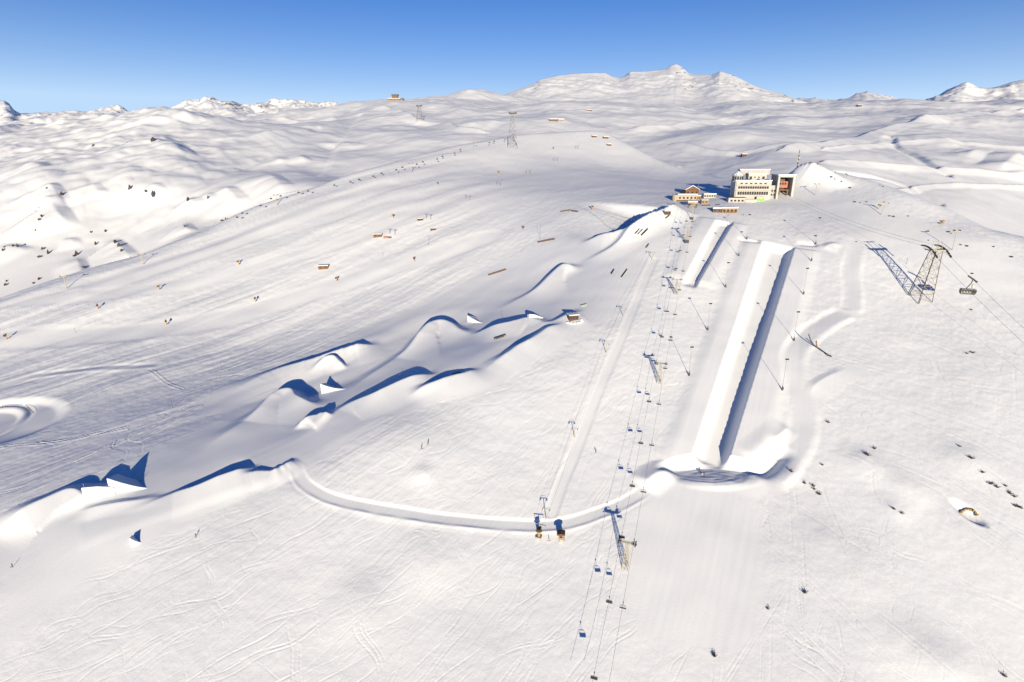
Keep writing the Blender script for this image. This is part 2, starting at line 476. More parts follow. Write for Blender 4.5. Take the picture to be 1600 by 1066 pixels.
# ------------------------------------------------------------------ relief of the snow itself
near = np.clip(420.0 / YY, 0.35, 1.6)
a_s, a_c = 0.735, 0.678                 # fall line of the jump side runs down to the left
S1 = XX * a_s + YY * a_c
C1 = -XX * a_c + YY * a_s
leftw = sstep((40 - XX) / 160) * sstep((YY - 150) / 120)
Z += (0.9 * fbm(XX / 60, YY / 60, 3, 0.5, 21) + 1.6 * pnoise(XX / 140, YY / 140, 40)).astype(np.float32) * 0.8 * sstep((YY - 120) / 60)
warp = 6 * pnoise(XX / 70, YY / 70, 51)
st = pnoise(S1 / 60, (C1 + warp) / 3.2, 31) + 0.6 * pnoise(S1 / 30, (C1 + warp) / 1.5, 32) + 1.3 * pnoise(S1 / 120, (C1 + warp) / 9, 33)
Z += (st * leftw * (0.035 + 0.17 * ROUGH) * np.clip(0.75 + 1.6 * pnoise(XX / 90, YY / 90, 44), 0.2, 1.5) * np.clip(YY / 330, 0.6, 1.8)).astype(np.float32)
Z += (leftw * (2.6 * pnoise(S1 / 240, (C1 + 2 * warp) / 42, 35) + 1.2 * pnoise(S1 / 120, (C1 + warp) / 20, 36)) * sstep((YY - 260) / 120)).astype(np.float32)
lump = fbm(XX / 5.5, YY / 5.5, 3, 0.6, 61)
Z += (lump * ROUGH * 0.115 * np.clip(YY / 260, 0.7, 2.2)).astype(np.float32)
# faint combing of the groomed parts along the fall line
gw = (1 - ROUGH)
Z += (gw * (1 - leftw) * 0.05 * pnoise(XX * 0.9 / 2.2 - YY * 0.44 / 2.2, (XX * 0.44 + YY * 0.9) / 40, 71)).astype(np.float32)

# ski and board tracks
def splat(xs, ys, depth):
    u = xs / ys
    ci = (u - COLS[0]) / (COLS[1] - COLS[0])
    ri = np.interp(ys, ROWS, np.arange(NR))
    ok = (ci > 2) & (ci < NC - 3) & (ri > 2) & (ri < NR - 3)
    ci, ri, depth = ci[ok], ri[ok], depth[ok]
    i = ci.astype(int)
    j = ri.astype(int)
    f, g = ci - i, ri - j
    w = ROUGH[j, i] ** 1.5 * depth
    for dj, wj in ((0, 1 - g), (1, g)):
        for di, wi in ((0, 1 - f), (1, f)):
            np.add.at(TR, (j + dj, i + di), w * wi * wj)
            np.add.at(CNT, (j + dj, i + di), wi * wj)

TR = np.zeros_like(Z)
CNT = np.zeros_like(Z)
def tracks(n, x0, x1, y0, y1, dirx, diry, spread, length, amp, wave, dep, seed):
    r = np.random.default_rng(seed)
    for _ in range(n // 2):
        x, y = r.uniform(x0, x1), r.uniform(y0, y1)
        L = r.uniform(0.4, 1.3) * length
        n_ = int(L / 0.18)
        s = np.linspace(0, L, n_)
        a = math.atan2(diry, dirx) + r.normal(0, spread * 0.6)
        A = amp * r.uniform(0.0, 1.0) ** 2
        W = wave * r.uniform(0.8, 1.5)
        ph = r.uniform(0, 6.28)
        bend = r.normal(0, 0.3)
        for k in range(r.integers(1, 5)):            # a line and those who followed it
            off = A * np.sin(s / W * 2 * np.pi + ph + r.normal(0, 0.3)) + bend * s * s / 200 + r.normal(0, 2.2) + r.normal(0, 0.03) * s
            xs = x + np.cos(a) * s - np.sin(a) * off
            ys = y + np.sin(a) * s + np.cos(a) * off
            ok = ys > ROWS[3]
            d_ = r.uniform(0.3, 1.0) * dep * (np.sin(s / L * np.pi) ** 0.4) * np.clip(0.7 + 0.6 * np.sin(s / r.uniform(6, 18) + ph), 0.15, 1.2)
            splat(xs[ok], ys[ok], d_[ok])
tracks(420, -330, 60, 130, 330, -0.72, -0.68, 0.22, 90, 3, 26, 0.157, 1)      # lower left flank
tracks(160, -330, 130, 130, 300, 0.3, -1.0, 0.6, 60, 3, 18, 0.179, 2)
tracks(430, -40, 120, 150, 420, -0.5, -0.85, 0.5, 70, 3, 20, 0.147, 3)        # middle powder face
tracks(560, 100, 420, 130, 420, 0.25, -1.0, 0.6, 70, 3.5, 22, 0.157, 4)       # right powder face
tracks(140, 160, 520, 200, 520, 0.75, -0.7, 0.25, 160, 4, 50, 0.157, 5)
tracks(160, -460, 60, 300, 700, -0.75, -0.66, 0.12, 140, 4, 60, 0.236, 6)     # pistes on the left
for pts_ in ([(150, 705), (215, 672), (300, 612), (400, 548), (470, 508)], [(170, 700), (240, 655), (330, 596), (430, 530)], [(205, 682), (280, 640), (360, 590), (450, 545)], [(215, 690), (320, 632), (420, 584)],
             [(120, 720), (200, 684), (260, 648)], [(235, 580), (262, 598), (285, 606)], [(0, 700), (90, 690), (200, 668)]):
    q = px_line(pts_, 0, 60)
    for off in (-1.1, 1.1):
        dxy = np.gradient(q, axis=0)
        nn = np.stack([-dxy[:, 1], dxy[:, 0]], 1) / np.maximum(np.hypot(*dxy.T), 1e-6)[:, None]
        w_ = q + nn * off
        splat(w_[:, 0], w_[:, 1], np.full(len(w_), -0.22) / np.maximum(np.array([0.3]), 0.3))
T = np.where(CNT > 0, TR / np.maximum(CNT, 0.6), 0)
T = np.clip(T, -0.3, 0.6)
Z -= T.astype(np.float32)
# spoil thrown beside the tracks
Z[1:, :] += (0.35 * T[:-1, :]).astype(np.float32)
Z[:, 1:] += (0.25 * T[:, :-1]).astype(np.float32)

# ------------------------------------------------------------------ beyond its crest the near slope falls away
edge = [(-300, 600, 475), (0, 487, 493), (100, 450, 533), (220, 410, 577), (330, 370, 640), (400, 333, 696), (500, 299, 754), (600, 265, 836), (700, 236, 953), (800, 214, 1070),
        (870, 203, 1100), (940, 206, 1125), (985, 236, 1040), (1045, 262, 940), (1110, 276, 840), (1200, 284, 730), (1258, 239, 690), (1300, 272, 640), (1380, 305, 585), (1430, 330, 552), (1470, 345, 528),
        (1540, 378, 484), (1600, 396, 468), (1900, 470, 420)]
EU = np.array([ray(a, b)[0] for a, b, c in edge])
EY = np.array([c for a, b, c in edge])
o = np.argsort(EU)
yr = np.interp(COLS, EU[o], EY[o])
yr = np.convolve(np.pad(yr, 6, 'edge'), np.ones(13) / 13, 'valid')
over = np.maximum(YY - yr[None, :], 0)
Z -= np.where(over < 60, over ** 2 * 0.006, 60 ** 2 * 0.006 + (over - 60) * 0.72).astype(np.float32)
Z = Z.astype(np.float32)

def grid_mesh(name, X, Y, Zg, mat, kind='structure', attrs=None):
    nr, nc = X.shape
    co = np.stack([X, Y, Zg + CZ], -1).reshape(-1, 3).astype(np.float32)
    idx = np.arange(nr * nc, dtype=np.int32).reshape(nr, nc)
    q = np.stack([idx[:-1, :-1], idx[:-1, 1:], idx[1:, 1:], idx[1:, :-1]], -1).reshape(-1, 4)
    me = bpy.data.meshes.new(name)
    me.vertices.add(len(co))
    me.vertices.foreach_set('co', co.ravel())
    me.loops.add(q.size)
    me.loops.foreach_set('vertex_index', q.ravel())
    me.polygons.add(len(q))
    me.polygons.foreach_set('loop_start', np.arange(0, q.size, 4, dtype=np.int32))
    me.polygons.foreach_set('use_smooth', np.ones(len(q), bool))
    for an, av in (attrs or {}).items():
        at = me.attributes.new(an, 'FLOAT', 'POINT')
        at.data.foreach_set('value', av.ravel().astype(np.float32))
    me.update(calc_edges=True)
    me.materials.append(mat)
    ob = bpy.data.objects.new(name, me)
    COL.objects.link(ob)
    ob['kind'] = kind
    return ob

# ------------------------------------------------------------------ materials of the setting
def node_mat(name):
    m = bpy.data.materials.new(name)
    m.use_nodes = True
    return m, m.node_tree, m.node_tree.nodes['Principled BSDF']

def snow_material(name, rock=False, scale=1.0):
    m, t, p = node_mat(name)
    p.inputs['Roughness'].default_value = 0.65
    p.inputs['Specular IOR Level'].default_value = 0.25
    geo = t.nodes.new('ShaderNodeNewGeometry')
    nz = t.nodes.new('ShaderNodeTexNoise')
    nz.inputs['Scale'].default_value = 0.02 * scale
    nz.inputs['Detail'].default_value = 6
    t.links.new(geo.outputs['Position'], nz.inputs['Vector'])
    cr = t.nodes.new('ShaderNodeValToRGB')
    cr.color_ramp.elements[0].position = 0.3
    cr.color_ramp.elements[0].color = (0.77, 0.82, 0.885, 1)
    cr.color_ramp.elements[1].position = 0.7
    cr.color_ramp.elements[1].color = (0.84, 0.88, 0.93, 1)
    t.links.new(nz.outputs['Fac'], cr.inputs['Fac'])
    col = cr.outputs['Color']
    if rock:
        at = t.nodes.new('ShaderNodeAttribute')
        at.attribute_name = 'rock'
        n2 = t.nodes.new('ShaderNodeTexNoise')
        n2.inputs['Scale'].default_value = 0.12 * scale
        n2.inputs['Detail'].default_value = 8
        t.links.new(geo.outputs['Position'], n2.inputs['Vector'])
        r2 = t.nodes.new('ShaderNodeValToRGB')
        r2.color_ramp.elements[0].color = (0.06, 0.055, 0.055, 1)
        r2.color_ramp.elements[1].color = (0.24, 0.20, 0.16, 1)
        t.links.new(n2.outputs['Fac'], r2.inputs['Fac'])
        mx = t.nodes.new('ShaderNodeMix')
        mx.data_type = 'RGBA'
        t.links.new(at.outputs['Fac'], mx.inputs[0])
        t.links.new(col, mx.inputs[6])
        t.links.new(r2.outputs['Color'], mx.inputs[7])
        col = mx.outputs[2]
    t.links.new(col, p.inputs['Base Color'])
    nb = t.nodes.new('ShaderNodeTexNoise')
    nb.inputs['Scale'].default_value = 1.6 * scale
    nb.inputs['Detail'].default_value = 4
    t.links.new(geo.outputs['Position'], nb.inputs['Vector'])
    bp = t.nodes.new('ShaderNodeBump')
    bp.inputs['Strength'].default_value = 0.35
    bp.inputs['Distance'].default_value = 0.12 / scale
    t.links.new(nb.outputs['Fac'], bp.inputs['Height'])
    t.links.new(bp.outputs['Normal'], p.inputs['Normal'])
    return m

SNOW = snow_material('snow')
SNOW_FAR = snow_material('snow_and_rock', True, 0.25)
grid_mesh('snow_slope', XX, YY, Z, SNOW)
# ------------------------------------------------------------------ hills behind the slope
mid = [  # photo x, photo y, forward distance
    (-200, 470, 640), (0, 470, 620), (0, 400, 720), (0, 330, 860), (0, 260, 1150), (0, 212, 1550), (0, 200, 1900),
    (100, 440, 660), (100, 360, 800), (100, 300, 940), (100, 240, 1250), (100, 194, 1700), (100, 184, 1900),
    (200, 400, 720), (200, 330, 880), (200, 280, 1000), (200, 220, 1350), (200, 180, 1750), (240, 166, 1800),
    (240, 195, 1550), (300, 372, 720), (300, 300, 930), (300, 235, 1300), (300, 189, 1900), (350, 350, 790), (380, 260, 1150), (380, 199, 2000),
    (420, 318, 830), (440, 280, 930), (480, 290, 860), (470, 240, 1250), (470, 195, 1900), (460, 181, 2600), (540, 270, 1050), (560, 282, 1000), (600, 255, 1150), (560, 230, 1400), (590, 205, 1600),
    (540, 193, 2000), (560, 172, 2500), (618, 156, 2600), (650, 168, 2500), (640, 185, 2000), (680, 198, 1750), (650, 230, 1350), (700, 222, 1450), (760, 202, 1650), (720, 172, 2300),
    (680, 158, 3200), (735, 142, 3400), (780, 155, 3300), (830, 190, 1750), (870, 188, 1750), (870, 170, 2300), (800, 175, 2200), (940, 195, 1800), (960, 175, 2200), (1000, 215, 1550), (1050, 195, 1850), (1060, 240, 1250), (1060, 222, 1400),
    (1100, 255, 1100), (1150, 245, 1150), (1150, 215, 1350), (1180, 190, 1900), (1240, 175, 2500), (1240, 230, 1150), (1250, 200, 1700), (1300, 270, 900), (1300, 230, 1250), (1300, 190, 2000), (1300, 160, 3200),
    (1400, 300, 860), (1400, 250, 1150), (1400, 200, 1800), (1400, 162, 3200), (1490, 330, 760), (1500, 270, 1050), (1500, 225, 1450), (1500, 190, 2000), (1500, 165, 2700), (1560, 305, 900),
    (1600, 372, 700), (1600, 320, 860), (1600, 270, 1080), (1600, 230, 1450), (1600, 180, 2300), (1600, 160, 2700), (1800, 400, 700), (1800, 250, 1300), (1800, 165, 2600),
    (-200, 330, 900), (-200, 220, 1600),
    # behind the crests
    (0, 240, 2900), (240, 215, 2900), (460, 215, 4300), (620, 215, 4300), (735, 200, 4600), (900, 190, 4600), (1100, 190, 4600), (1300, 185, 4600), (1500, 190, 4600), (1800, 190, 4600), (-200, 240, 3000),
]
CMP = 0.70
mid = [(a, b, c if c < 760 else 760 + (c - 760) * CMP) for a, b, c in mid]
mid = [(a, b, max(c, np.interp(ray(a, b)[0], EU[o], EY[o]) * (1.16 if 640 < a < 1100 else 1.05) + 20)) for a, b, c in mid]
M = np.array([(*ray(a, b), c) for a, b, c in mid])
fitM = tps_fit(np.stack([M[:, 0], np.log(M[:, 2]) * 0.8], 1), M[:, 1], 2e-4)
mrow = np.geomspace(560, 3300, 400)
mcol = np.linspace(-1.08, 1.08, 820)
MU, MY = np.meshgrid(mcol, mrow)
MX = MU * MY
MZ = tps_eval(fitM, MU, np.log(MY) * 0.8) * MY
far = np.clip(MY / 1000, 0.6, 2.5)
wx = MX + 40 * pnoise(MX / 260, MY / 260, 7)
wy = MY + 40 * pnoise(MX / 260, MY / 260, 8)
pstart = sstep((MY - 640) / 250)
hl = sstep((520 - (MU * 800 + 800)) / 260)             # the rougher left mountain
rel = (14 * fbm(wx / 330, wy / 420, 2, 0.5, 80) + (5 + 7 * hl) * fbm(wx / 150, wy / 190, 3, 0.5, 81, True) + (1.1 + 2.0 * hl) * fbm(wx / 46, wy / 62, 3, 0.5, 85))
rel = rel + hl * (7.0 * np.abs(pnoise(wx / 75, wy / 95, 96)) + 3.5 * np.abs(pnoise(wx / 30 + 7, wy / 36, 97)) - 2.6)
MZ = MZ + rel * pstart * np.clip(far, 0.7, 2.0)
myr = np.interp(mcol, EU[o], EY[o])[None, :]
MZ -= np.maximum(myr + 25 - MY, 0) * 0.4      # a valley hidden behind the near crest
MZ = MZ.astype(np.float32)

def mhit(px, py, h=0.0):
    u, e = ray(px, py)
    ci = np.clip((u - mcol[0]) / (mcol[1] - mcol[0]), 0, len(mcol) - 1.001)
    i = int(ci)
    f = ci - i
    colz = MZ[:, i] * (1 - f) + MZ[:, i + 1] * f + h
    g = colz - e * mrow
    g[mrow < 600] = -1
    k = np.argmax(g > 0)
    if g[k] <= 0:
        k = int(np.argmax(g / mrow))
    k = max(k, 1)
    return np.array([u * mrow[k], mrow[k], colz[k] - h])

def mridge(pts, h, wf, wb, ends=(0.15, 0.15), jag=0.25):
    L = smooth_line([mhit(a, b, h * 0.8)[:2] for a, b in pts], 6)
    x0, y0 = L.min(0) - max(wf, wb)
    x1, y1 = L.max(0) + max(wf, wb)
    r0, r1 = np.searchsorted(mrow, [y0, y1])
    sl = slice(r0, r1)
    d, s, tot = line_dist(MX[sl], MY[sl], L)
    hh = h * sstep(s / ends[0]) * sstep((1 - s) / ends[1]) * (1 + jag * pnoise(s * tot / 18, s * 0, 3))
    MZ[sl] += (hh * np.where(d > 0, np.clip(1 - d / wb, 0, 1), sstep(1 + d / wf))).astype(np.float32)

for pts_, h_, wf_, wb_ in [([(222, 212), (238, 208), (262, 222), (288, 238)], 13, 130, 30), ([(58, 318), (72, 312), (90, 332), (104, 354)], 9, 80, 18), ([(64, 285), (76, 287), (90, 305), (97, 320)], 6, 70, 14),
        ([(140, 286), (150, 296), (160, 306)], 4, 50, 12), ([(228, 290), (240, 293), (251, 301)], 4, 50, 14), ([(284, 312), (296, 314), (312, 328)], 5, 50, 14), ([(320, 305), (327, 311), (331, 319)], 3, 40, 10),
        ([(278, 352), (287, 352), (296, 361)], 4, 40, 12), ([(338, 288), (358, 298), (382, 322)], 6, 70, 16), ([(150, 380), (172, 377), (190, 388), (206, 404)], 5, 45, 12), ([(-10, 388), (20, 386), (46, 392)], 4, 40, 12),
        ([(90, 377), (112, 376), (117, 386)], 3, 40, 10), ([(118, 398), (126, 420), (137, 442)], 4, 30, 10), ([(422, 243), (432, 246), (442, 254)], 4, 50, 14), ([(463, 240), (470, 244), (478, 252)], 4, 50, 14),
        ([(250, 170), (275, 172), (304, 186)], 10, 120, 40), ([(380, 208), (430, 205), (474, 194)], 9, 150, 50), ([(30, 256), (70, 262), (110, 260)], 5, 90, 25), ([(196, 255), (206, 262), (212, 275)], 3, 50, 14),
        ([(415, 268), (430, 280), (446, 300)], 6, 70, 18), ([(500, 225), (530, 222), (560, 230)], 6, 90, 30), ([(1508, 237), (1530, 236), (1558, 236)], 12, 130, 36), ([(1560, 258), (1580, 250), (1610, 245)], 13, 130, 40), ([(1425, 190), (1450, 178), (1462, 175)], 10, 90, 50),
        ([(1440, 205), (1470, 215), (1500, 228)], 7, 90, 26), ([(1260, 300), (1300, 306), (1330, 318)], 3, 50, 14), ([(720, 196), (750, 190), (790, 188)], 6, 120, 40)]:
    mridge(pts_, h_, wf_, wb_, (0.3, 0.3), 0.25)
# lines of snow roads and ski runs on the far side: shallow benches
def mroad(pts, hw, dz):
    L = smooth_line([mhit(a, b)[:2] for a, b in pts], 6)
    y0, y1 = L[:, 1].min() - 60, L[:, 1].max() + 60
    r0, r1 = np.searchsorted(mrow, [y0, y1])
    sl = slice(r0, r1)
    d, s, tot = line_dist(MX[sl], MY[sl], L)
    MZ[sl] += (dz * (np.clip(1 + d / (2.5 * hw), 0, 1) * (d < 0) + np.clip(1 - d / hw, 0, 1) * (d >= 0))).astype(np.float32)
mroad([(600, 168), (625, 175), (655, 190), (690, 196), (715, 203), (750, 206)], 14, 7)
mroad([(1230, 232), (1300, 224), (1370, 207), (1430, 192), (1480, 182), (1600, 173)], 16, 6)
mroad([(1290, 254), (1360, 256), (1440, 263), (1520, 267), (1600, 275)], 10, 4)
mroad([(960, 234), (1000, 244), (1030, 254), (1060, 262)], 7, 3)
mroad([(1000, 201), (1060, 197), (1130, 188), (1190, 180)], 18, 7)
mroad([(1290, 233), (1350, 228), (1420, 222), (1500, 224), (1600, 232)], 9, 4)
mroad([(1060, 226), (1120, 238), (1180, 236), (1230, 226)], 9, 4)
mroad([(1400, 300), (1440, 292), (1500, 288), (1600, 292)], 6, 3)
mroad([(1310, 270), (1380, 280), (1430, 296), (1470, 318)], 6, -3)
mroad([(180, 192), (260, 190), (340, 188), (420, 188), (520, 186)], 14, 5)
mroad([(380, 262), (430, 240), (470, 214), (500, 200)], 16, -4)
mroad([(560, 180), (540, 205), (520, 235), (500, 270)], 14, -4)
mroad([(1395, 215), (1400, 228), (1430, 243), (1455, 258), (1480, 272)], 9, -5)
gxx = np.gradient(MZ, axis=1) / np.maximum(np.gradient(MX, axis=1), 1)
gyy = np.gradient(MZ, axis=0) / np.maximum(np.gradient(MY, axis=0), 1)
slope = np.hypot(gxx, gyy)
rock = 0.0 * sstep((slope - 0.85) / 0.25) * sstep((fbm(MX / 14, MY / 14, 3, 0.6, 90) + 0.15) * 5)
grid_mesh('snow_hills', MX, MY, MZ, SNOW_FAR, attrs={'rock': rock})

# ------------------------------------------------------------------ the high ranges on the skyline
def mountain_range(name, crest, yc, foot_py, yf, ncol, rough, seed, power=1.3, back=0.5, rocky=0.5, nr=70, amp=0.75):
    cp = np.array(crest, float)
    pxs = np.linspace(cp[0, 0], cp[-1, 0], ncol)
    cyv = np.interp(pxs, cp[:, 0], cp[:, 1])
    ycv = np.interp(pxs, *np.array(yc).T)
    yfv = np.interp(pxs, *np.array(yf).T)
    ycv = yfv + (ycv - yfv) * 0.5
    fpv = np.interp(pxs, *np.array(foot_py).T)
    ue = np.array([ray(a, b) for a, b in zip(pxs, cyv)])
    fe = np.array([ray(a, b)[1] for a, b in zip(pxs, fpv)])
    s = np.concatenate([np.linspace(-0.15, 1, nr), 1 + np.linspace(0.02, 0.6, 14)])
    S, I = np.meshgrid(s, np.arange(ncol), indexing='ij')
    Yv = yfv[I] + (ycv[I] - yfv[I]) * S
    zf, zc = (fe * yfv)[I], (ue[:, 1] * ycv)[I]
    ks = np.exp(-np.linspace(-2, 2, max(ncol // 8, 5) | 1) ** 2)
    ks /= ks.sum()
    csm = np.convolve(np.pad(ue[:, 1] * ycv, len(ks) // 2, 'edge'), ks, 'valid')
    w3 = np.clip(S, 0, 1) ** 6
    zc = zc * w3 + csm[I] * (1 - w3)               # sharp crest, broad flanks
    up = np.sign(S) * np.abs(np.clip(S, -1, 1)) ** power
    Zv = zf + (zc - zf) * up
    Zv = np.where(S > 1, (ue[:, 1] * ycv)[I] - (S - 1) * (ycv - yfv)[I] * back, Zv)
    Xv = ue[:, 0][I] * Yv
    fade = np.clip(S, 0, 1) * np.clip((1.0 - S) * 5, 0.12, 1) * np.where(S > 1, 0.2, 1)
    sc_ = rough
    wxx = Xv + 1.2 * sc_ * pnoise(Xv / (sc_ * 9), Yv / (sc_ * 9), seed + 5)
    n = fbm(wxx / (sc_ * 6), Yv / (sc_ * 6.5), 4, 0.55, seed, True) + 0.5 * fbm(Xv / (sc_ * 1.6), Yv / (sc_ * 2.6), 3, 0.55, seed + 9)
    Zv = Zv + sc_ * amp * n * fade
    Zv += (rough * 0.04 * pnoise(Xv / (rough * 0.5), Yv * 0, seed + 2)) * (S > 0.85)
    gx = np.gradient(Zv, axis=1) / np.maximum(np.abs(np.gradient(Xv, axis=1)), 1)
    gy = np.gradient(Zv, axis=0) / np.maximum(np.abs(np.gradient(Yv, axis=0)), 1)
    sl_ = np.hypot(gx, gy)
    band = sstep((fbm(Xv / (rough * 0.9), Zv / (rough * 0.35), 3, 0.6, seed + 30) - 0.2) * 6)
    rk = band * sstep((sl_ - 0.45) / 0.4) * rocky
    return grid_mesh(name, Xv, Yv, Zv, SNOW_FAR, attrs={'rock': rk})

mountain_range('central_mountain', [(640, 175), (660, 166), (680, 155), (700, 151), (720, 142), (735, 139), (755, 140), (772, 148), (780, 153), (790, 148), (800, 144), (830, 133), (845, 125), (870, 119),
     (900, 115), (925, 114), (945, 114), (955, 119), (968, 122), (975, 120), (985, 112), (1000, 112), (1030, 110), (1040, 108), (1048, 103), (1056, 100), (1065, 105), (1075, 114), (1082, 117), (1100, 117),
     (1112, 117), (1125, 112), (1140, 116), (1155, 122), (1170, 130), (1190, 138), (1215, 145), (1228, 149), (1245, 156), (1270, 162)],
    [(640, 3600), (780, 4200), (900, 5200), (1056, 5600), (1125, 4800), (1270, 3800)], [(640, 190), (780, 186), (900, 186), (1050, 182), (1150, 180), (1270, 178)],
    [(640, 2500), (900, 2500), (1270, 2500)], 520, 60, 100, 1.25, 0.5, 0.8, 110, amp=0.42)
mountain_range('left_peak', [(-140, 190), (-90, 170), (-50, 165), (-10, 160), (6, 158), (14, 162), (22, 172), (32, 178), (48, 178), (62, 178), (70, 183), (90, 184), (120, 188)],
    [(-140, 4800), (120, 4800)], [(-140, 240), (120, 215)], [(-140, 3000), (120, 3000)], 200, 90, 130, 1.0, 0.6, 1.0, 90, amp=1.0)
mountain_range('left_ridge', [(60, 186), (84, 180), (100, 174), (116, 176), (130, 180), (145, 175), (158, 171), (172, 172), (184, 170), (200, 176), (240, 185), (280, 168), (286, 158), (300, 160), (315, 157), (330, 154), (345, 158), (358, 158), (372, 163), (388, 163), (402, 161), (420, 161), (440, 158),
     (460, 159), (485, 160), (500, 164), (525, 165), (545, 166), (600, 168)],
    [(60, 4000), (600, 5200)], [(60, 205), (600, 192)], [(60, 2800), (600, 3200)], 460, 60, 160, 1.0, 0.6, 1.0, 90, amp=1.15)
mountain_range('right_peak', [(1380, 168), (1440, 160), (1455, 157), (1466, 150), (1480, 141), (1492, 136), (1503, 131), (1511, 128), (1520, 132), (1530, 138), (1550, 138), (1565, 134), (1580, 129), (1600, 125), (1640, 120), (1700, 130), (1800, 140)],
    [(1380, 3400), (1800, 3800)], [(1380, 180), (1800, 190)], [(1380, 2500), (1800, 2300)], 240, 45, 190, 1.1, 0.6, 0.35, 70)
mountain_range('distant_peaks', [(1230, 160), (1262, 155), (1275, 153), (1280, 157), (1326, 157), (1338, 149), (1348, 145), (1355, 143), (1366, 148), (1380, 151), (1392, 153), (1402, 157), (1412, 157), (1418, 161), (1450, 163), (1500, 165)],
    [(1230, 7000), (1500, 7000)], [(1230, 166), (1500, 168)], [(1230, 4500), (1500, 4500)], 200, 70, 230, 0.9, 0.6, 0.3, 40)
# ------------------------------------------------------------------ kit for the objects
def mat(name, color, rough=0.6, metal=0.0, var=0.15, scale=1.5, emit=None):
    m, t, p = node_mat(name)
    p.inputs['Roughness'].default_value = rough
    p.inputs['Metallic'].default_value = metal
    tcn = t.nodes.new('ShaderNodeTexCoord')
    nz = t.nodes.new('ShaderNodeTexNoise')
    nz.inputs['Scale'].default_value = scale
    nz.inputs['Detail'].default_value = 5
    t.links.new(tcn.outputs['Object'], nz.inputs['Vector'])
    cr = t.nodes.new('ShaderNodeValToRGB')
    a, b = cr.color_ramp.elements
    a.position, b.position = 0.3, 0.7
    a.color = (*[c * (1 - var) for c in color], 1)
    b.color = (*[min(c * (1 + var), 0.95) for c in color], 1)
    t.links.new(nz.outputs['Fac'], cr.inputs['Fac'])
    t.links.new(cr.outputs['Color'], p.inputs['Base Color'])
    return m

M_STEEL = mat('galvanised_steel', (0.30, 0.29, 0.27), 0.45, 0.6)
M_DARK = mat('dark_steel', (0.045, 0.045, 0.05), 0.5, 0.3)
M_TAN = mat('weathered_paint', (0.36, 0.32, 0.25), 0.6)
M_BROWN = mat('brown_timber', (0.15, 0.085, 0.05), 0.8, 0, 0.3, 3)
M_TIMBER = mat('pale_timber', (0.30, 0.20, 0.12), 0.8, 0, 0.25, 3)
M_DTIMBER = mat('dark_timber', (0.10, 0.06, 0.04), 0.8, 0, 0.3, 3)
M_WHITE = mat('white_render', (0.43, 0.425, 0.41), 0.8, 0, 0.06, 0.4)
M_BEIGE = mat('beige_render', (0.40, 0.35, 0.28), 0.8, 0, 0.1, 0.4)
M_GREY = mat('grey_cladding', (0.36, 0.36, 0.37), 0.7, 0, 0.1, 0.4)
M_CONC = mat('concrete', (0.38, 0.36, 0.33), 0.9, 0, 0.15, 0.6)
M_GLASS = mat('dark_window_glass', (0.03, 0.035, 0.045), 0.12, 0, 0.3, 0.3)
M_ORANGE = mat('orange_red_paint', (0.34, 0.10, 0.05), 0.55)
M_YELLOW = mat('yellow_paint', (0.50, 0.34, 0.07), 0.55)
M_GREEN = mat('lime_green_paint', (0.16, 0.42, 0.06), 0.6)
M_BLACK = mat('black_plastic', (0.03, 0.03, 0.032), 0.5)
M_ROCK = mat('dark_rock', (0.055, 0.052, 0.052), 0.95, 0, 0.5, 1.2)
M_STONE = mat('ochre_stone', (0.30, 0.22, 0.12), 0.95, 0, 0.45, 1.2)
M_TWIG = mat('bare_twigs', (0.07, 0.055, 0.045), 0.95, 0, 0.4, 2)
M_RED = mat('red_jacket', (0.4, 0.04, 0.03), 0.8)
M_BLUE = mat('dark_blue_clothing', (0.03, 0.05, 0.12), 0.8)
M_PACK = snow_material('packed_snow')

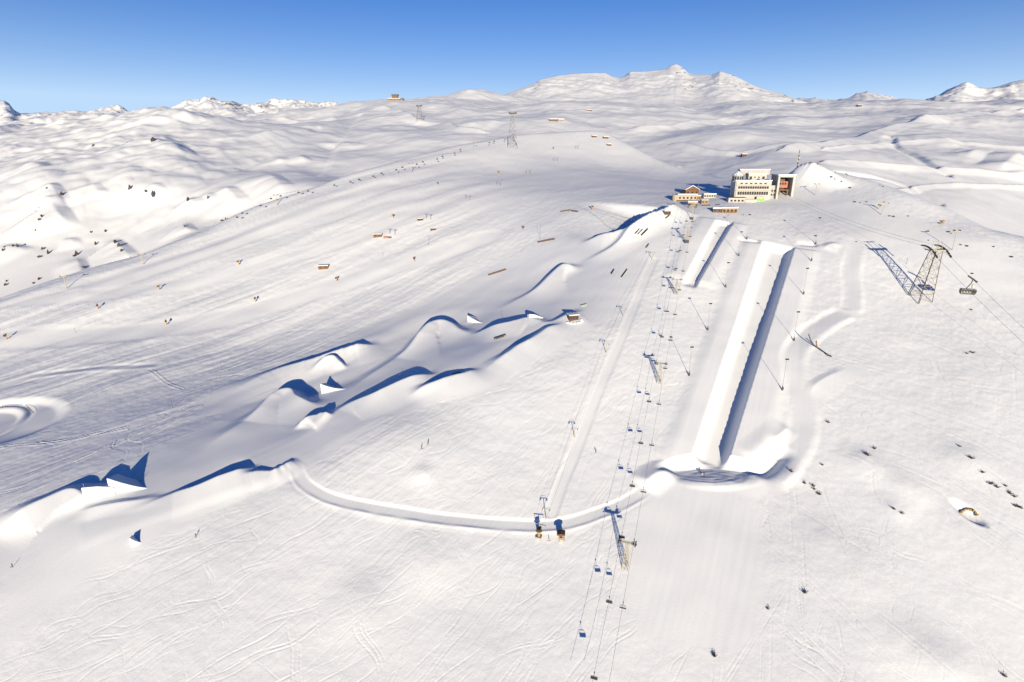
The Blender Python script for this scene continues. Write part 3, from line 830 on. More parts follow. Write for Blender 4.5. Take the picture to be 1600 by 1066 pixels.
class MB:
    """collects shapes, then links them as one mesh object"""
    def __init__(self):
        self.v, self.f = [], []
    def add(self, vs, fs):
        n = len(self.v)
        self.v += [tuple(p) for p in vs]
        self.f += [tuple(i + n for i in q) for q in fs]
        return self
    def box(self, c, s, rz=0.0, rot=None):
        hx, hy, hz = s[0] / 2, s[1] / 2, s[2] / 2
        P = [Vector((x, y, z)) for z in (-hz, hz) for y in (-hy, hy) for x in (-hx, hx)]
        R = rot if rot is not None else Matrix.Rotation(rz, 3, 'Z')
        c = Vector(c)
        return self.add([R @ p + c for p in P], [(0, 2, 3, 1), (4, 5, 7, 6), (0, 1, 5, 4), (2, 6, 7, 3), (0, 4, 6, 2), (1, 3, 7, 5)])
    def tube(self, a, b, r0, r1=None, n=6, cap=True):
        r1 = r0 if r1 is None else r1
        a, b = Vector(a), Vector(b)
        d = b - a
        q = d.to_track_quat('Z', 'Y')
        vs = []
        for p, r in ((a, r0), (b, r1)):
            for k in range(n):
                t = 2 * math.pi * k / n
                vs.append(p + q @ Vector((math.cos(t) * r, math.sin(t) * r, 0)))
        fs = [(k, (k + 1) % n, n + (k + 1) % n, n + k) for k in range(n)]
        if cap:
            fs += [tuple(reversed(range(n))), tuple(range(n, 2 * n))]
        return self.add(vs, fs)
    def path(self, pts, r, n=5):
        for a, b in zip(pts[:-1], pts[1:]):
            self.tube(a, b, r, r, n)
        return self
    def prism(self, prof, y0, y1):
        """profile of (x, z) points drawn out along y"""
        n = len(prof)
        vs = [(x, y0, z) for x, z in prof] + [(x, y1, z) for x, z in prof]
        fs = [(i, (i + 1) % n, n + (i + 1) % n, n + i) for i in range(n)]
        fs += [tuple(reversed(range(n))), tuple(range(n, 2 * n))]
        return self.add(vs, fs)
    def blob(self, c, s, seed=0, sub=1, amp=0.3):
        bm = bmesh.new()
        bmesh.ops.create_icosphere(bm, subdivisions=sub, radius=1.0)
        r = random.Random(seed)
        vs = [Vector((v.co.x * s[0], v.co.y * s[1], v.co.z * s[2])) * (1 + r.uniform(-amp, amp)) + Vector(c) for v in bm.verts]
        fs = [tuple(v.index for v in f.verts) for f in bm.faces]
        bm.free()
        return self.add(vs, fs)
    def mesh(self, name, m, smooth=False):
        me = bpy.data.meshes.new(name)
        me.from_pydata(self.v, [], self.f)
        bm = bmesh.new()
        bm.from_mesh(me)
        bmesh.ops.recalc_face_normals(bm, faces=bm.faces)
        bm.to_mesh(me)
        bm.free()
        if smooth:
            me.polygons.foreach_set('use_smooth', [True] * len(me.polygons))
        me.materials.append(m)
        return me
    def build(self, name, m, parent=None, smooth=False, label=None):
        return link(name, self.mesh(name, m, smooth), parent, label)

def link(name, me, parent=None, label=None):
    o = bpy.data.objects.new(name, me)
    COL.objects.link(o)
    if parent is not None:
        o.parent = parent
    if label:
        o['label'] = label
    return o

def tag(o, label, cat, group=None):
    o['label'] = label
    o['category'] = cat
    if group:
        o['group'] = group
    return o

def thing(name, label, cat, loc, rz=0.0, group=None):
    o = bpy.data.objects.new(name, None)
    o.empty_display_size = 0.5
    COL.objects.link(o)
    o.location = loc
    o.rotation_euler = (0, 0, rz)
    return tag(o, label, cat, group)

def dup(root, loc, rz=None, label=None, group=None, scale=None):
    r = root.copy()
    COL.objects.link(r)
    r.location = loc
    if rz is not None:
        r.rotation_euler = (0, 0, rz)
    if scale:
        r.scale = (scale,) * 3
    if label:
        r['label'] = label
    if group:
        r['group'] = group
    for ch in root.children:
        c = ch.copy()
        COL.objects.link(c)
        c.parent = r
        for g in ch.children:
            d = g.copy()
            COL.objects.link(d)
            d.parent = c
    return r

def W(p):
    return Vector((float(p[0]), float(p[1]), float(p[2]) + CZ))

def G(px, py):
    """point of the finished near slope seen at a photo pixel"""
    return W(hit(px, py, Z))

def GM(px, py):
    return W(mhit(px, py))

def ground_z(x, y):
    return zat(x, y, Z) + CZ

def height_to(base, py):
    """height above base at which a vertical pole reaches the photo row py"""
    return max(ray(800, py)[1] * base.y + CZ - base.z, 0.3)

ORD = 'first second third fourth fifth sixth seventh eighth ninth tenth eleventh twelfth thirteenth fourteenth fifteenth sixteenth seventeenth eighteenth nineteenth twentieth twenty-first twenty-second twenty-third twenty-fourth'.split()

def lattice(legs_bot, legs_top, n, r, rb, mb_leg, mb_brace):
    """four raking legs with crossed bracing between n levels; returns the leg builders"""
    legs = []
    for a, b in zip(legs_bot, legs_top):
        legs.append(mb_leg().tube(a, b, r, r, 5))
    br = mb_brace()
    for k in range(n):
        t0, t1 = k / n, (k + 1) / n
        for i in range(4):
            j = (i + 1) % 4
            A0, A1 = Vector(legs_bot[i]).lerp(Vector(legs_top[i]), t0), Vector(legs_bot[i]).lerp(Vector(legs_top[i]), t1)
            B0, B1 = Vector(legs_bot[j]).lerp(Vector(legs_top[j]), t0), Vector(legs_bot[j]).lerp(Vector(legs_top[j]), t1)
            br.tube(A0, B1, rb, rb, 4).tube(B0, A1, rb, rb, 4).tube(A1, B1, rb, rb, 4)
    return legs, br
# ------------------------------------------------------------------ snow kickers of the jump line
def kicker(pa, pb, prof, width, label, tilt=0.3):
    """wedge of packed snow: base line from pixel pa (run-in) to pb (lip); prof = [(t, height)]"""
    A, B = G(*pa), G(*pb)
    ax = (B - A)
    ax.z = 0
    L = ax.length
    rz = math.atan2(ax.y, ax.x)
    mb = MB()
    top = []
    for t, h in prof:
        zb = A.z + (B.z - A.z) * t - A.z
        top.append((t * L, zb + h))
    dz = B.z - A.z
    prof2 = [(0, -3.0)] + top + [(L * prof[-1][0], dz - 4.0)]
    mb.prism(prof2, 0.0, -width)
    mb.v = [(x, y, z - tilt * width) if y < -0.1 else (x, y, z) for x, y, z in mb.v]     # the deck falls away with the slope
    me = mb.mesh('snow_kicker', M_PACK)
    bm = bmesh.new()
    bm.from_mesh(me)
    bmesh.ops.bevel(bm, geom=[e for e in bm.edges if e.calc_face_angle(0) > 0.6], offset=0.25, segments=2, affect='EDGES')
    bm.to_mesh(me)
    bm.free()
    o = link('snow_kicker', me)
    o.location = A
    o.rotation_euler = (0, 0, rz)
    return tag(o, label, 'ski jump', 'snow kickers of the jump line')
def curve_prof(h, n=8, p=1.9):
    return [(k / n, h * (k / n) ** p) for k in range(n + 1)]
kicker((232, 763), (172, 772), curve_prof(8.6, 8, 1.3), 9, 'biggest snow kicker, at the lower left end of the jump line')
kicker((180, 772), (131, 780), [(0, 3.6), (0.5, 5.4), (1.0, 6.0)], 8, 'snow block below the lip of the biggest kicker')
kicker((546, 607), (502, 615), curve_prof(6.6), 7.5, 'sharp-edged white kicker in the middle of the jump line')
kicker((760, 506), (730, 503), curve_prof(5.2, 8, 1.7), 8, 'upper kicker of the jump line above the long smooth landing')
kicker((850, 497), (827, 497), [(0, 0), (0.3, 1.2), (0.6, 2.4), (1, 2.8)], 5, 'small square kicker beside the dark cabin')
kicker((222, 848), (205, 854), curve_prof(4.2, 6, 1.4), 5, 'lone small kicker on the lowest piste at far left')

# ------------------------------------------------------------------ floodlight poles along the halfpipe
def make_floodlight(h):
    t = thing('floodlight_pole', 'x', 'floodlight', (0, 0, 0))
    MB().tube((0, 0, -1), (0, 0, 2.6), 0.28, 0.24, 6).box((0.0, -0.45, 0.9), (0.8, 0.6, 1.8)).build('base_cabinet', M_DARK, t)
    MB().tube((0, 0, 2.6), (0, 0, h), 0.14, 0.09, 6).build('pole', M_STEEL, t)
    MB().box((0, 0, h), (1.7, 0.12, 0.12)).build('crossbar', M_DARK, t)
    for x in (-0.6, 0.1, 0.7):
        MB().box((x, -0.25, h + 0.25), (0.62, 0.5, 0.62), rot=Matrix.Rotation(0.5, 3, 'X')).build('lamp', M_DARK, t)
    return t
FL_R = [((1274, 382), 341), ((1267.5, 408), 369), ((1255, 460), 420), ((1240, 532.5), 488), ((1222, 609.5), 562)]
FL_L = [((1166.5, 374), 336), ((1154, 400), 363), ((1133.5, 449), 411), ((1105.5, 516), 475), ((1076.5, 587), 543)]
proto = None
for side, lst in (('right', FL_R), ('left', FL_L)):
    for k, (p, top) in enumerate(lst):
        b = G(*p)
        lab = f'tall floodlight pole beside the halfpipe, {ORD[k]} from the top on its {side} side'
        h = height_to(b, top)
        if proto is None:
            proto = make_floodlight(17.6)
            o = proto
            o.location = b
            o['label'] = lab
            o['group'] = 'floodlight poles along the halfpipe'
        else:
            o = dup(proto, b, None, lab, 'floodlight poles along the halfpipe')
        o.scale = (1, 1, h / 17.6)

# ------------------------------------------------------------------ chairlift
PYL = [((1081, 343), 312), ((1073, 379), 356), ((1056, 459), 437), ((1030, 598), 568), ((977, 887), 848)]
bases = [G(*p) for p, _ in PYL]
hts = [height_to(b, t) for b, (_, t) in zip(bases, PYL)]
d0 = (bases[-1] - bases[0])
d0.z = 0
lift_dir = d0.normalized()
lift_rz = math.atan2(lift_dir.y, lift_dir.x) + math.pi / 2      # local x across the line
cross = Vector((math.cos(lift_rz), math.sin(lift_rz), 0))
heads = []
GAUGE = 2.65
PLAB = ['slim top pylon of the chairlift beside the restaurant terrace', 'chairlift pylon with a dark foot beside the mini pipe', 'chairlift pylon standing at the lower end of the mini pipe',
        'lattice chairlift pylon in the middle of the open slope', 'lowest and tallest-looking lattice chairlift pylon beside the groomed landing pad']
for k, (b, h) in enumerate(zip(bases, hts)):
    t = thing('lift_pylon', PLAB[k], 'lift pylon', b, lift_rz, 'pylons of the chairlift')
    wb, wt = 1.25, 0.5
    if k == 0:
        MB().tube((0, 0, -1), (0, 0, h), 0.35, 0.25, 8).build('shaft', M_TAN, t)
        MB().box((0, 0, 0.6), (2.4, 2.2, 2.6)).build('foot_block', M_DARK, t)
    else:
        bot = [(-wb, -wb, -1), (wb, -wb, -1), (wb, wb, -1), (-wb, wb, -1)]
        top = [(-wt, -wt, h - 0.3), (wt, -wt, h - 0.3), (wt, wt, h - 0.3), (-wt, wt, h - 0.3)]
        legs, br = lattice(bot, top, 7, 0.11, 0.055, MB, MB)
        for l in legs:
            l.build('leg', M_TAN, t)
        br.build('bracing', M_TAN, t)
        if k == 1:
            MB().box((0, 0, 0.7), (3.4, 2.6, 2.4)).build('foot_block', M_DARK, t)
    MB().box((0, 0, h), (2 * GAUGE + 1.0, 0.45, 0.4)).box((0, 0.9, h + 0.1), (2 * GAUGE + 0.4, 0.12, 0.12)).box((0, -0.9, h + 0.1), (2 * GAUGE + 0.4, 0.12, 0.12)).build('crossarm', M_TAN, t)
    for s in (-1, 1):
        rb = MB().box((s * GAUGE, 0, h + 0.35), (0.3, 3.4, 0.3))
        o = rb.build('roller_battery', M_DARK, t)
        for yy in (-1.4, -0.7, 0, 0.7, 1.4):
            MB().tube((s * GAUGE - 0.12, yy, h + 0.6), (s * GAUGE + 0.12, yy, h + 0.6), 0.26, 0.26, 8).build('roller', M_BLACK, o)
        MB().box((s * (GAUGE + 0.75), 0, h + 0.1), (0.5, 4.2, 0.08)).box((s * (GAUGE + 1.0), 0, h + 0.75), (0.06, 4.2, 0.06)).build('catwalk', M_STEEL, t)
    heads.append(b + Vector((0, 0, h + 0.85)))
ext = heads[-1] + (heads[-1] - heads[-2]).normalized() * 70
ext.z = max(ext.z, ground_z(ext.x, max(ext.y, ROWS[2])) + 12.5)
top_end = heads[0] + (heads[0] - heads[1]).normalized() * 14 + Vector((0, 0, -2.0))
run = [top_end] + heads + [ext]
def cable_pts(off):
    pts = []
    for a, b in zip(run[:-1], run[1:]):
        n = 14
        for k in range(n):
            t = k / n
            p = a.lerp(b, t) + cross * off
            p.z -= 4 * t * (1 - t) * (b - a).length * 0.012
            pts.append(p)
    pts.append(run[-1] + cross * off)
    return pts
CAB = {}
for s, nm in ((-1, 'left'), (1, 'right')):
    CAB[s] = cable_pts(s * GAUGE)
    o = MB().path(CAB[s], 0.045, 5).build('lift_cable', M_DARK)
    tag(o, f'steel cable on the {nm} side of the chairlift', 'cable', 'cables of the chairlift')
def on_cable(pts, py, drop=2.4):
    best = None
    for a, b in zip(pts[:-1], pts[1:]):
        ya, yb = project(a - Vector((0, 0, drop)))[1], project(b - Vector((0, 0, drop)))[1]
        if (ya - py) * (yb - py) <= 0 and ya != yb:
            return a.lerp(b, (py - ya) / (yb - ya))
    return pts[-1]
def make_chair():
    t = thing('lift_chair', 'x', 'lift chair', (0, 0, 0))
    MB().box((0, 0, 0.05), (0.3, 0.6, 0.32)).build('grip', M_BLACK, t)
    MB().tube((0, 0, 0), (0, 0.15, -1.25), 0.05, 0.05, 6).build('hanger', M_DARK, t)
    MB().box((0, 0.15, -1.3), (1.5, 0.14, 0.14)).path([(-0.75, 0.15, -1.3), (-1.12, 0.15, -1.55), (-1.18, 0.0, -2.45)], 0.045).path([(0.75, 0.15, -1.3), (1.12, 0.15, -1.55), (1.18, 0.0, -2.45)], 0.045).build('frame', M_STEEL, t)
    MB().box((0, 0.05, -2.5), (2.4, 0.62, 0.12)).build('seat', M_BLACK, t)
    MB().box((0, -0.28, -2.15), (2.4, 0.09, 0.62), rot=Matrix.Rotation(0.2, 3, 'X')).build('backrest', M_BLACK, t)
    MB().path([(-1.15, 0.1, -1.6), (-1.1, 0.55, -2.0), (1.1, 0.55, -2.0), (1.15, 0.1, -1.6)], 0.03).build('safety_bar', M_STEEL, t)
    return t
CH_R = [347, 370, 394.5, 424, 453.5, 492, 532, 576, 632, 696, 769, 851, 950]
CH_L = [346, 367.5, 392, 420, 450, 487, 527, 569, 628, 693, 760, 840, 941, 1060]
ch = None
for s, nm, lst in ((1, 'right', CH_R), (-1, 'left', CH_L)):
    for k, py in enumerate(reversed(lst)):
        p = on_cable(CAB[s], py)
        lab = f'empty dark chair on the {nm} cable of the chairlift, {ORD[k]} from the bottom'
        rz = lift_rz + (math.pi if s < 0 else 0)
        if ch is None:
            ch = make_chair()
            ch.location = p
            ch.rotation_euler = (0, 0, rz)
            ch['label'] = lab
            ch['group'] = 'chairs of the chairlift'
        else:
            dup(ch, p, rz, lab, 'chairs of the chairlift')

# ------------------------------------------------------------------ T-bar lift through the middle of the slope
def make_tpole(h=6.0):
    t = thing('drag_lift_pylon', 'x', 'lift pylon', (0, 0, 0))
    MB().tube((0, 0, -0.6), (0, 0, h), 0.2, 0.15, 7).build('shaft', M_TAN, t)
    MB().box((0, 0, h), (3.6, 0.25, 0.22)).build('crossarm', M_TAN, t)
    for s in (-1, 1):
        MB().box((s * 1.6, 0, h - 0.3), (0.16, 1.5, 0.2)).tube((s * 1.6 - 0.1, -0.5, h - 0.5), (s * 1.6 + 0.1, -0.5, h - 0.5), 0.25, 0.25, 8).tube((s * 1.6 - 0.1, 0.5, h - 0.5), (s * 1.6 + 0.1, 0.5, h - 0.5), 0.25, 0.25, 8).build('roller_set', M_DARK, t)
    MB().box((0, 0.0, h + 0.7), (2.6, 0.07, 0.07)).box((-1.2, 0, h + 0.35), (0.07, 0.07, 0.7)).box((1.2, 0, h + 0.35), (0.07, 0.07, 0.7)).build('service_rail', M_STEEL, t)
    return t
TB = [((1019, 406), 394), ((973.5, 494), 482), ((947, 552), 537), ((897.5, 684), 669), ((853, 811), 795)]
tbb = [G(*p) for p, _ in TB]
tdir = tbb[-1] - tbb[0]
trz = math.atan2(tdir.y, tdir.x) + math.pi / 2
TL = ['topmost drag lift pylon below the row of three rails', 'drag lift pylon second from the top, right of the dark cabin', 'middle drag lift pylon on the upper edge of the powder face',
      'drag lift pylon standing alone in the middle of the powder face', 'lowest drag lift pylon just above the cat road']
tp = make_tpole()
theads = []
for k, (b, (_, top)) in enumerate(zip(tbb, TB)):
    h = min(max(height_to(b, top), 4.5), 7.5)
    o = tp if k == 0 else dup(tp, b, trz, TL[k], 'pylons of the drag lift')
    o.location = b
    o.rotation_euler = (0, 0, trz)
    o['label'] = TL[k]
    o['group'] = 'pylons of the drag lift'
    o.scale = (1, 1, h / 6.0)
    theads.append(b + Vector((0, 0, h - 0.2)))
tc_ = Vector((math.cos(trz), math.sin(trz), 0))
for s, nm in ((-1, 'left'), (1, 'right')):
    pts = []
    for a, b in zip(theads[:-1], theads[1:]):
        for k in range(8):
            q = a.lerp(b, k / 8) + tc_ * 1.6 * s
            q.z -= 4 * (k / 8) * (1 - k / 8) * 0.8
            pts.append(q)
    pts.append(theads[-1] + tc_ * 1.6 * s)
    pts.append(G(843, 838) + Vector((0, 0, 4.6)) + tc_ * 0.8 * s)
    tag(MB().path(pts, 0.03, 4).build('drag_lift_cable', M_DARK), f'thin cable on the {nm} side of the drag lift', 'cable', 'cables of the drag lift')
# bottom station: pedestal with bull wheel, and the operator hut
b = G(842, 841)
t = thing('drag_lift_station', 'ochre drive pedestal with bull wheel at the bottom of the drag lift', 'lift station', b, trz)
MB().box((0, 0, 0.2), (2.2, 2.2, 1.4)).build('plinth', M_CONC, t)
MB().tube((0, 0, 0.8), (0, 0, 3.6), 0.55, 0.85, 8).build('pedestal', M_TIMBER, t)
MB().tube((0, 0, 3.7), (0, 0, 3.9), 1.5, 1.5, 18).build('bull_wheel', M_YELLOW, t)
MB().box((0, 0.3, 4.5), (1.2, 2.6, 0.9)).build('drive_housing', M_DARK, t)
MB().box((0, 2.4, 5.4), (4.6, 0.25, 0.25)).tube((0, 1.0, 4.4), (0, 2.4, 5.4), 0.14, 0.14, 6).tube((-2.2, 2.4, 5.4), (-2.2, 2.4, 4.6), 0.08, 0.08, 5).tube((2.2, 2.4, 5.4), (2.2, 2.4, 4.6), 0.08, 0.08, 5).build('guide_arm', M_STEEL, t)
b = G(876.5, 846)
t = thing('operator_hut', 'small orange timber lift hut with dark roof standing on a post', 'hut', b, -0.15)
MB().box((0, 0, 0.5), (1.3, 1.3, 2.2)).build('footing', M_CONC, t)
o = MB().box((0, 0, 2.7), (2.3, 2.2, 2.3)).build('cabin', M_TIMBER, t)
MB().box((0, -1.13, 2.95), (1.3, 0.06, 0.9)).build('window', M_GLASS, o)
MB().prism([(-1.7, 3.9), (1.7, 4.1), (1.6, 4.7), (0, 5.0), (-1.6, 4.5)], -1.7, 1.6).build('roof', M_DTIMBER, t)
MB().box((1.35, -0.6, 1.9), (0.25, 1.0, 1.5)).build('ladder', M_BROWN, t)

# ------------------------------------------------------------------ cable car: big lattice pylon, cabin, ropes
pc = G(1437, 467)
sta = Vector((267, 612, 0))
ldir = Vector((pc.x - sta.x, pc.y - sta.y, 0)).normalized()
crz = math.atan2(ldir.y, ldir.x) + math.pi / 2
ph = height_to(pc, 384)
t = thing('cable_car_pylon', 'tall four-legged lattice pylon of the cable car with two curved saddles', 'pylon', pc, crz)
lean = Matrix.Rotation(crz, 3, 'Z').inverted() @ Vector((7.0, 4.0, 0))
bot, top = [], []
for sx, sy in ((-1, -1), (1, -1), (1, 1), (-1, 1)):
    q = Vector((sx * 5.4, sy * 5.4, 0))
    wq = Matrix.Rotation(crz, 3, 'Z') @ q + pc
    bot.append((q.x, q.y, ground_z(wq.x, wq.y) - pc.z - 0.5))
    top.append((sx * 2.6 + lean.x, sy * 2.6 + lean.y, ph - 4))
legs, br = lattice(bot, top, 6, 0.26, 0.12, MB, MB)
for l in legs:
    l.build('leg', M_DARK, t)
br.build('bracing', M_TAN, t)
tv = Vector((lean.x, lean.y, 0))
hb = MB()
for yy in (-2.6, 2.6):
    hb.box(tv + Vector((0, yy, ph - 3.6)), (13.0, 0.5, 0.7))
for xx in (-6, -2.6, 2.6, 6):
    hb.box(tv + Vector((xx, 0, ph - 3.6)), (0.4, 5.6, 0.5))
hb.build('head_beam', M_TAN, t)
SAD = []
for s in (-1, 1):
    pts = []
    for k in range(9):
        a = -1 + 2 * k / 8
        pts.append(tv + Vector((s * 5.2, -8.0 * a, ph - 2.4 - 2.2 * a * a - 3.2 * a)))
    sd = MB()
    for p_, q_ in zip(pts[:-1], pts[1:]):
        d = (q_ - p_)
        sd.box((p_ + q_) / 2, (0.9, 1.0 + abs(d.y) * 0.55, 0.9), rot=Matrix.Rotation(math.atan2(d.z, d.y) if d.y > 0 else math.atan2(-d.z, -d.y), 3, 'X'))
    sd.build('saddle', M_BLACK, t)
    SAD.append((pc + Matrix.Rotation(crz, 3, 'Z') @ pts[0], pc + Matrix.Rotation(crz, 3, 'Z') @ pts[-1], pc + Matrix.Rotation(crz, 3, 'Z') @ pts[4]))
    MB().box(tv + Vector((s * 6.4, 0, ph - 3.2)), (1.0, 9.0, 0.12)).box(tv + Vector((s * 6.9, 0, ph - 2.2)), (0.08, 9.0, 0.08)).build('catwalk', M_STEEL, t)
tt = MB()
for xx in (-2.4, 2.4):
    for yy in (-2.0, 2.0):
        tt.tube(tv + Vector((xx, yy, ph - 3.4)), tv + Vector((xx * 0.8, yy * 0.8, ph + 2.2)), 0.14, 0.12, 5)
tt.box(tv + Vector((0, 0, ph + 2.2)), (8.5, 0.3, 0.3)).box(tv + Vector((0, 1.6, ph + 2.2)), (5, 0.2, 0.2)).box(tv + Vector((0, -1.6, ph + 2.2)), (5, 0.2, 0.2))
tt.build('gantry', M_TAN, t)
# ropes and cabin
cabin_top = None
for idx, s in enumerate((-1, 1)):
    up, dn, mid_ = SAD[idx]
    if up.y < dn.y:
        up, dn = dn, up
    side = Vector((math.cos(crz), math.sin(crz), 0)) * s
    st_pt = Vector((sta.x, sta.y, 0)) + side * 3.2
    st_pt.z = ground_z(267, 600) + 11
    far_pt = dn + ldir * 120
    far_pt.z = dn.z - 58
    pts = [st_pt.lerp(up, k / 12) - Vector((0, 0, 4 * (k / 12) * (1 - k / 12) * 5)) for k in range(13)]
    pts2 = [dn.lerp(far_pt, k / 12) - Vector((0, 0, 4 * (k / 12) * (1 - k / 12) * 2.0)) for k in range(13)]
    tag(MB().path(pts + pts2, 0.07, 5).build('track_rope', M_DARK), f"cable car rope over the {'right' if s * math.cos(crz) > 0 else 'left'} saddle of the big pylon", 'cable', 'ropes of the cable car')
    if project(dn)[0] == max(project(SAD[0][0])[0], project(SAD[0][1])[0], project(SAD[1][0])[0], project(SAD[1][1])[0]):
        best = min(((abs(project(dn.lerp(far_pt, k / 200))[0] - 1521), k) for k in range(201)))
        cabin_top = dn.lerp(far_pt, best[1] / 200)
        cabin_top.z -= 1.0
if cabin_top is None:
    cabin_top = W((0.82 * 358, 358, -76))
t = thing('cable_car_cabin', 'dark cable car cabin with white lettering hanging right of the lattice pylon', 'cable car', cabin_top, 0.0)
MB().tube((-3.0, 0.6, 2.2), (2.6, -0.6, -1.6), 0.55, 0.55, 6).build('carriage', M_DARK, t)
MB().path([(0.0, 0, 0), (-0.4, 0, -2.6), (-2.4, 0, -6.2)], 0.28, 6).build('hanger', M_DARK, t)
MB().box((1.0, 0, -4.6), (1.3, 1.0, 2.4)).build('ladder_box', M_STEEL, t)
CB = Vector((-1.2, 0, -8.3))
bm = bmesh.new()
bmesh.ops.create_cube(bm, size=1.0)
for v in bm.verts:
    v.co = Vector((v.co.x * 9.2 * (1.0 if v.co.z > 0 else 0.93), v.co.y * 3.6 * (1.0 if v.co.z > 0 else 0.9), v.co.z * 3.5)) + CB
bmesh.ops.bevel(bm, geom=list(bm.edges), offset=0.5, segments=2, affect='EDGES')
me = bpy.data.meshes.new('cabin')
bm.to_mesh(me)
bm.free()
me.materials.append(M_BLACK)
body = link('cabin', me, t)
MB().box(CB + Vector((0, 0, 1.78)), (8.0, 2.8, 0.16)).build('roof', M_GREY, t)
for xx in (1.2, 2.5, 3.7):
    MB().box(CB + Vector((xx, -1.80, 0.55)), (1.05, 0.08, 1.1)).build('window', M_GLASS, body)
fc = bpy.data.curves.new('lettering', 'FONT')
fc.body = 'LAAX'
fc.size = 2.3
fc.extrude = 0.03
fc.materials.append(M_WHITE)
fo = bpy.data.objects.new('text_source', fc)
fo = link('lettering', bpy.data.meshes.new_from_object(fo), body)
fo.location = CB + Vector((-4.2, -1.86, -0.95))
fo.rotation_euler = (math.radians(90), 0, 0)
t.rotation_euler = (0, 0, math.radians(-22))
# ------------------------------------------------------------------ summit station
def windows(wall, xs, y, zs, w, h, mesh_cache={}):
    """framed windows on a facade facing -y; each is a part of its own"""
    key = (w, h)
    if key not in mesh_cache:
        fr = MB()
        fr.box((0, 0, h / 2 + 0.06), (w + 0.24, 0.16, 0.12)).box((0, -0.03, -h / 2 - 0.06), (w + 0.3, 0.22, 0.12)).box((-w / 2 - 0.06, 0, 0), (0.12, 0.16, h)).box((w / 2 + 0.06, 0, 0), (0.12, 0.16, h)).box((0, 0, 0), (0.07, 0.14, h))
        mesh_cache[key] = (MB().box((0, 0.02, 0), (w, 0.06, h)).mesh('window', M_GLASS), fr.mesh('frame', M_DTIMBER))
    g, f = mesh_cache[key]
    for z in zs:
        for x in xs:
            o = link('window', g, wall.parent or wall)
            o.location = (x, y - 0.05, z)
            q = link('frame', f, o)

sb = G(1172, 314)
SB = Vector((sb.x, sb.y, sb.z))
U_ = 0.655 * SB.y / 600.0         # metres per photo pixel there
def lx(px):
    return (px - 1172) * U_
def lz(py):
    return (314 - py) * U_
st = thing('mountain_station', 'large white multi-storey mountain station with rows of dark windows on the hilltop', 'station building', SB, math.radians(-4))
x0, x1 = lx(1147), lx(1201)
mainw = MB().box(((x0 + x1) / 2, 8, lz(284) / 2 - 4), (x1 - x0, 16, lz(284) + 8)).build('main_block', M_WHITE, st)
windows(mainw, [x0 + 4.0 + k * 2.35 for k in range(13)], 0.0, [lz(302.5)], 1.7, 2.9)
windows(mainw, [x0 + 4.0 + k * 2.35 for k in range(13)], 0.0, [lz(294)], 1.75, 2.1)
windows(mainw, [x0 + 6.0 + k * 4.7 for k in range(6)], 0.0, [lz(288)], 2.2, 0.9)
for z in (lz(298.3), lz(290.6)):
    MB().box(((x0 + x1) / 2, -0.5, z), (x1 - x0 - 1, 1.0, 0.22)).build('balcony', M_CONC, st)
MB().box((x0 + 1.2, -0.35, lz(297)), (0.9, 0.7, lz(285))).build('downpipe_bay', M_GREY, st)
MB().box(((x0 + x1) / 2, 8, lz(284) + 0.35), (x1 - x0 + 0.8, 16.8, 0.7)).build('snowy_roof', M_PACK, st)
ra = MB()
for k in range(16):
    ra.box((x0 + 1 + k * (x1 - x0 - 2) / 15, -0.3, lz(284) + 1.3), (0.1, 0.1, 1.3))
ra.box(((x0 + x1) / 2, -0.3, lz(284) + 1.95), (x1 - x0 - 1.6, 0.1, 0.1))
ra.build('terrace_railing', M_DARK, st)
# objects on the roof terrace
tr_ = MB()
rr_ = random.Random(3)
for k in range(12):
    tr_.box((x0 + 3 + rr_.uniform(0, x1 - x0 - 6), rr_.uniform(1.5, 4), lz(284) + 1.2), (rr_.uniform(0.6, 1.6), 0.8, rr_.uniform(0.8, 1.6)), rr_.uniform(0, 3))
tr_.build('terrace_furniture', M_DTIMBER, st)
ub = MB().box((lx(1181), 9, (lz(284) + lz(274)) / 2), (lx(1194) - lx(1167), 9, lz(274) - lz(284))).build('upper_block', M_WHITE, st)
windows(ub, [lx(1171), lx(1190)], 4.5, [lz(280)], 2.2, 2.6)
windows(ub, [lx(1177), lx(1183)], 4.5, [lz(279)], 1.2, 1.0)
MB().box((lx(1181), 9, lz(274) + 0.4), (lx(1194) - lx(1167) + 0.8, 9.8, 0.8)).build('snowy_roof', M_PACK, st)
MB().box((lx(1180), 16, lz(272)), (lx(1200) - lx(1155), 8, 5)).build('rear_block', M_GREY, st)
MB().box((lx(1180), 16, lz(272) + 2.8), (lx(1200) - lx(1155) + 0.8, 8.6, 0.7)).build('snowy_roof', M_PACK, st)
# glazed round corner tower with ribbed cone roof
cx, cy = lx(1152), 6.0
rd = 5.2
dr = MB()
dr.tube((cx, cy, lz(286)), (cx, cy, lz(276)), rd, rd, 16).build('round_tower', M_GREY, st)
for k in range(14):
    a = 2 * math.pi * k / 14
    MB().box((cx + math.cos(a) * (rd + 0.02), cy + math.sin(a) * (rd + 0.02), lz(281)), (0.16, 1.6, 4.4), a).build('tower_pane', M_GLASS, st)
cone = MB().tube((cx, cy, lz(276)), (cx, cy, lz(270)), rd + 0.7, 0.7, 16).build('cone_roof', M_PACK, st)
for k in range(8):
    a = 2 * math.pi * k / 8 + 0.2
    MB().tube((cx + math.cos(a) * (rd + 0.75), cy + math.sin(a) * (rd + 0.75), lz(276) + 0.1), (cx + math.cos(a) * 0.75, cy + math.sin(a) * 0.75, lz(270) + 0.12), 0.14, 0.1, 4).build('roof_rib', M_DARK, cone)
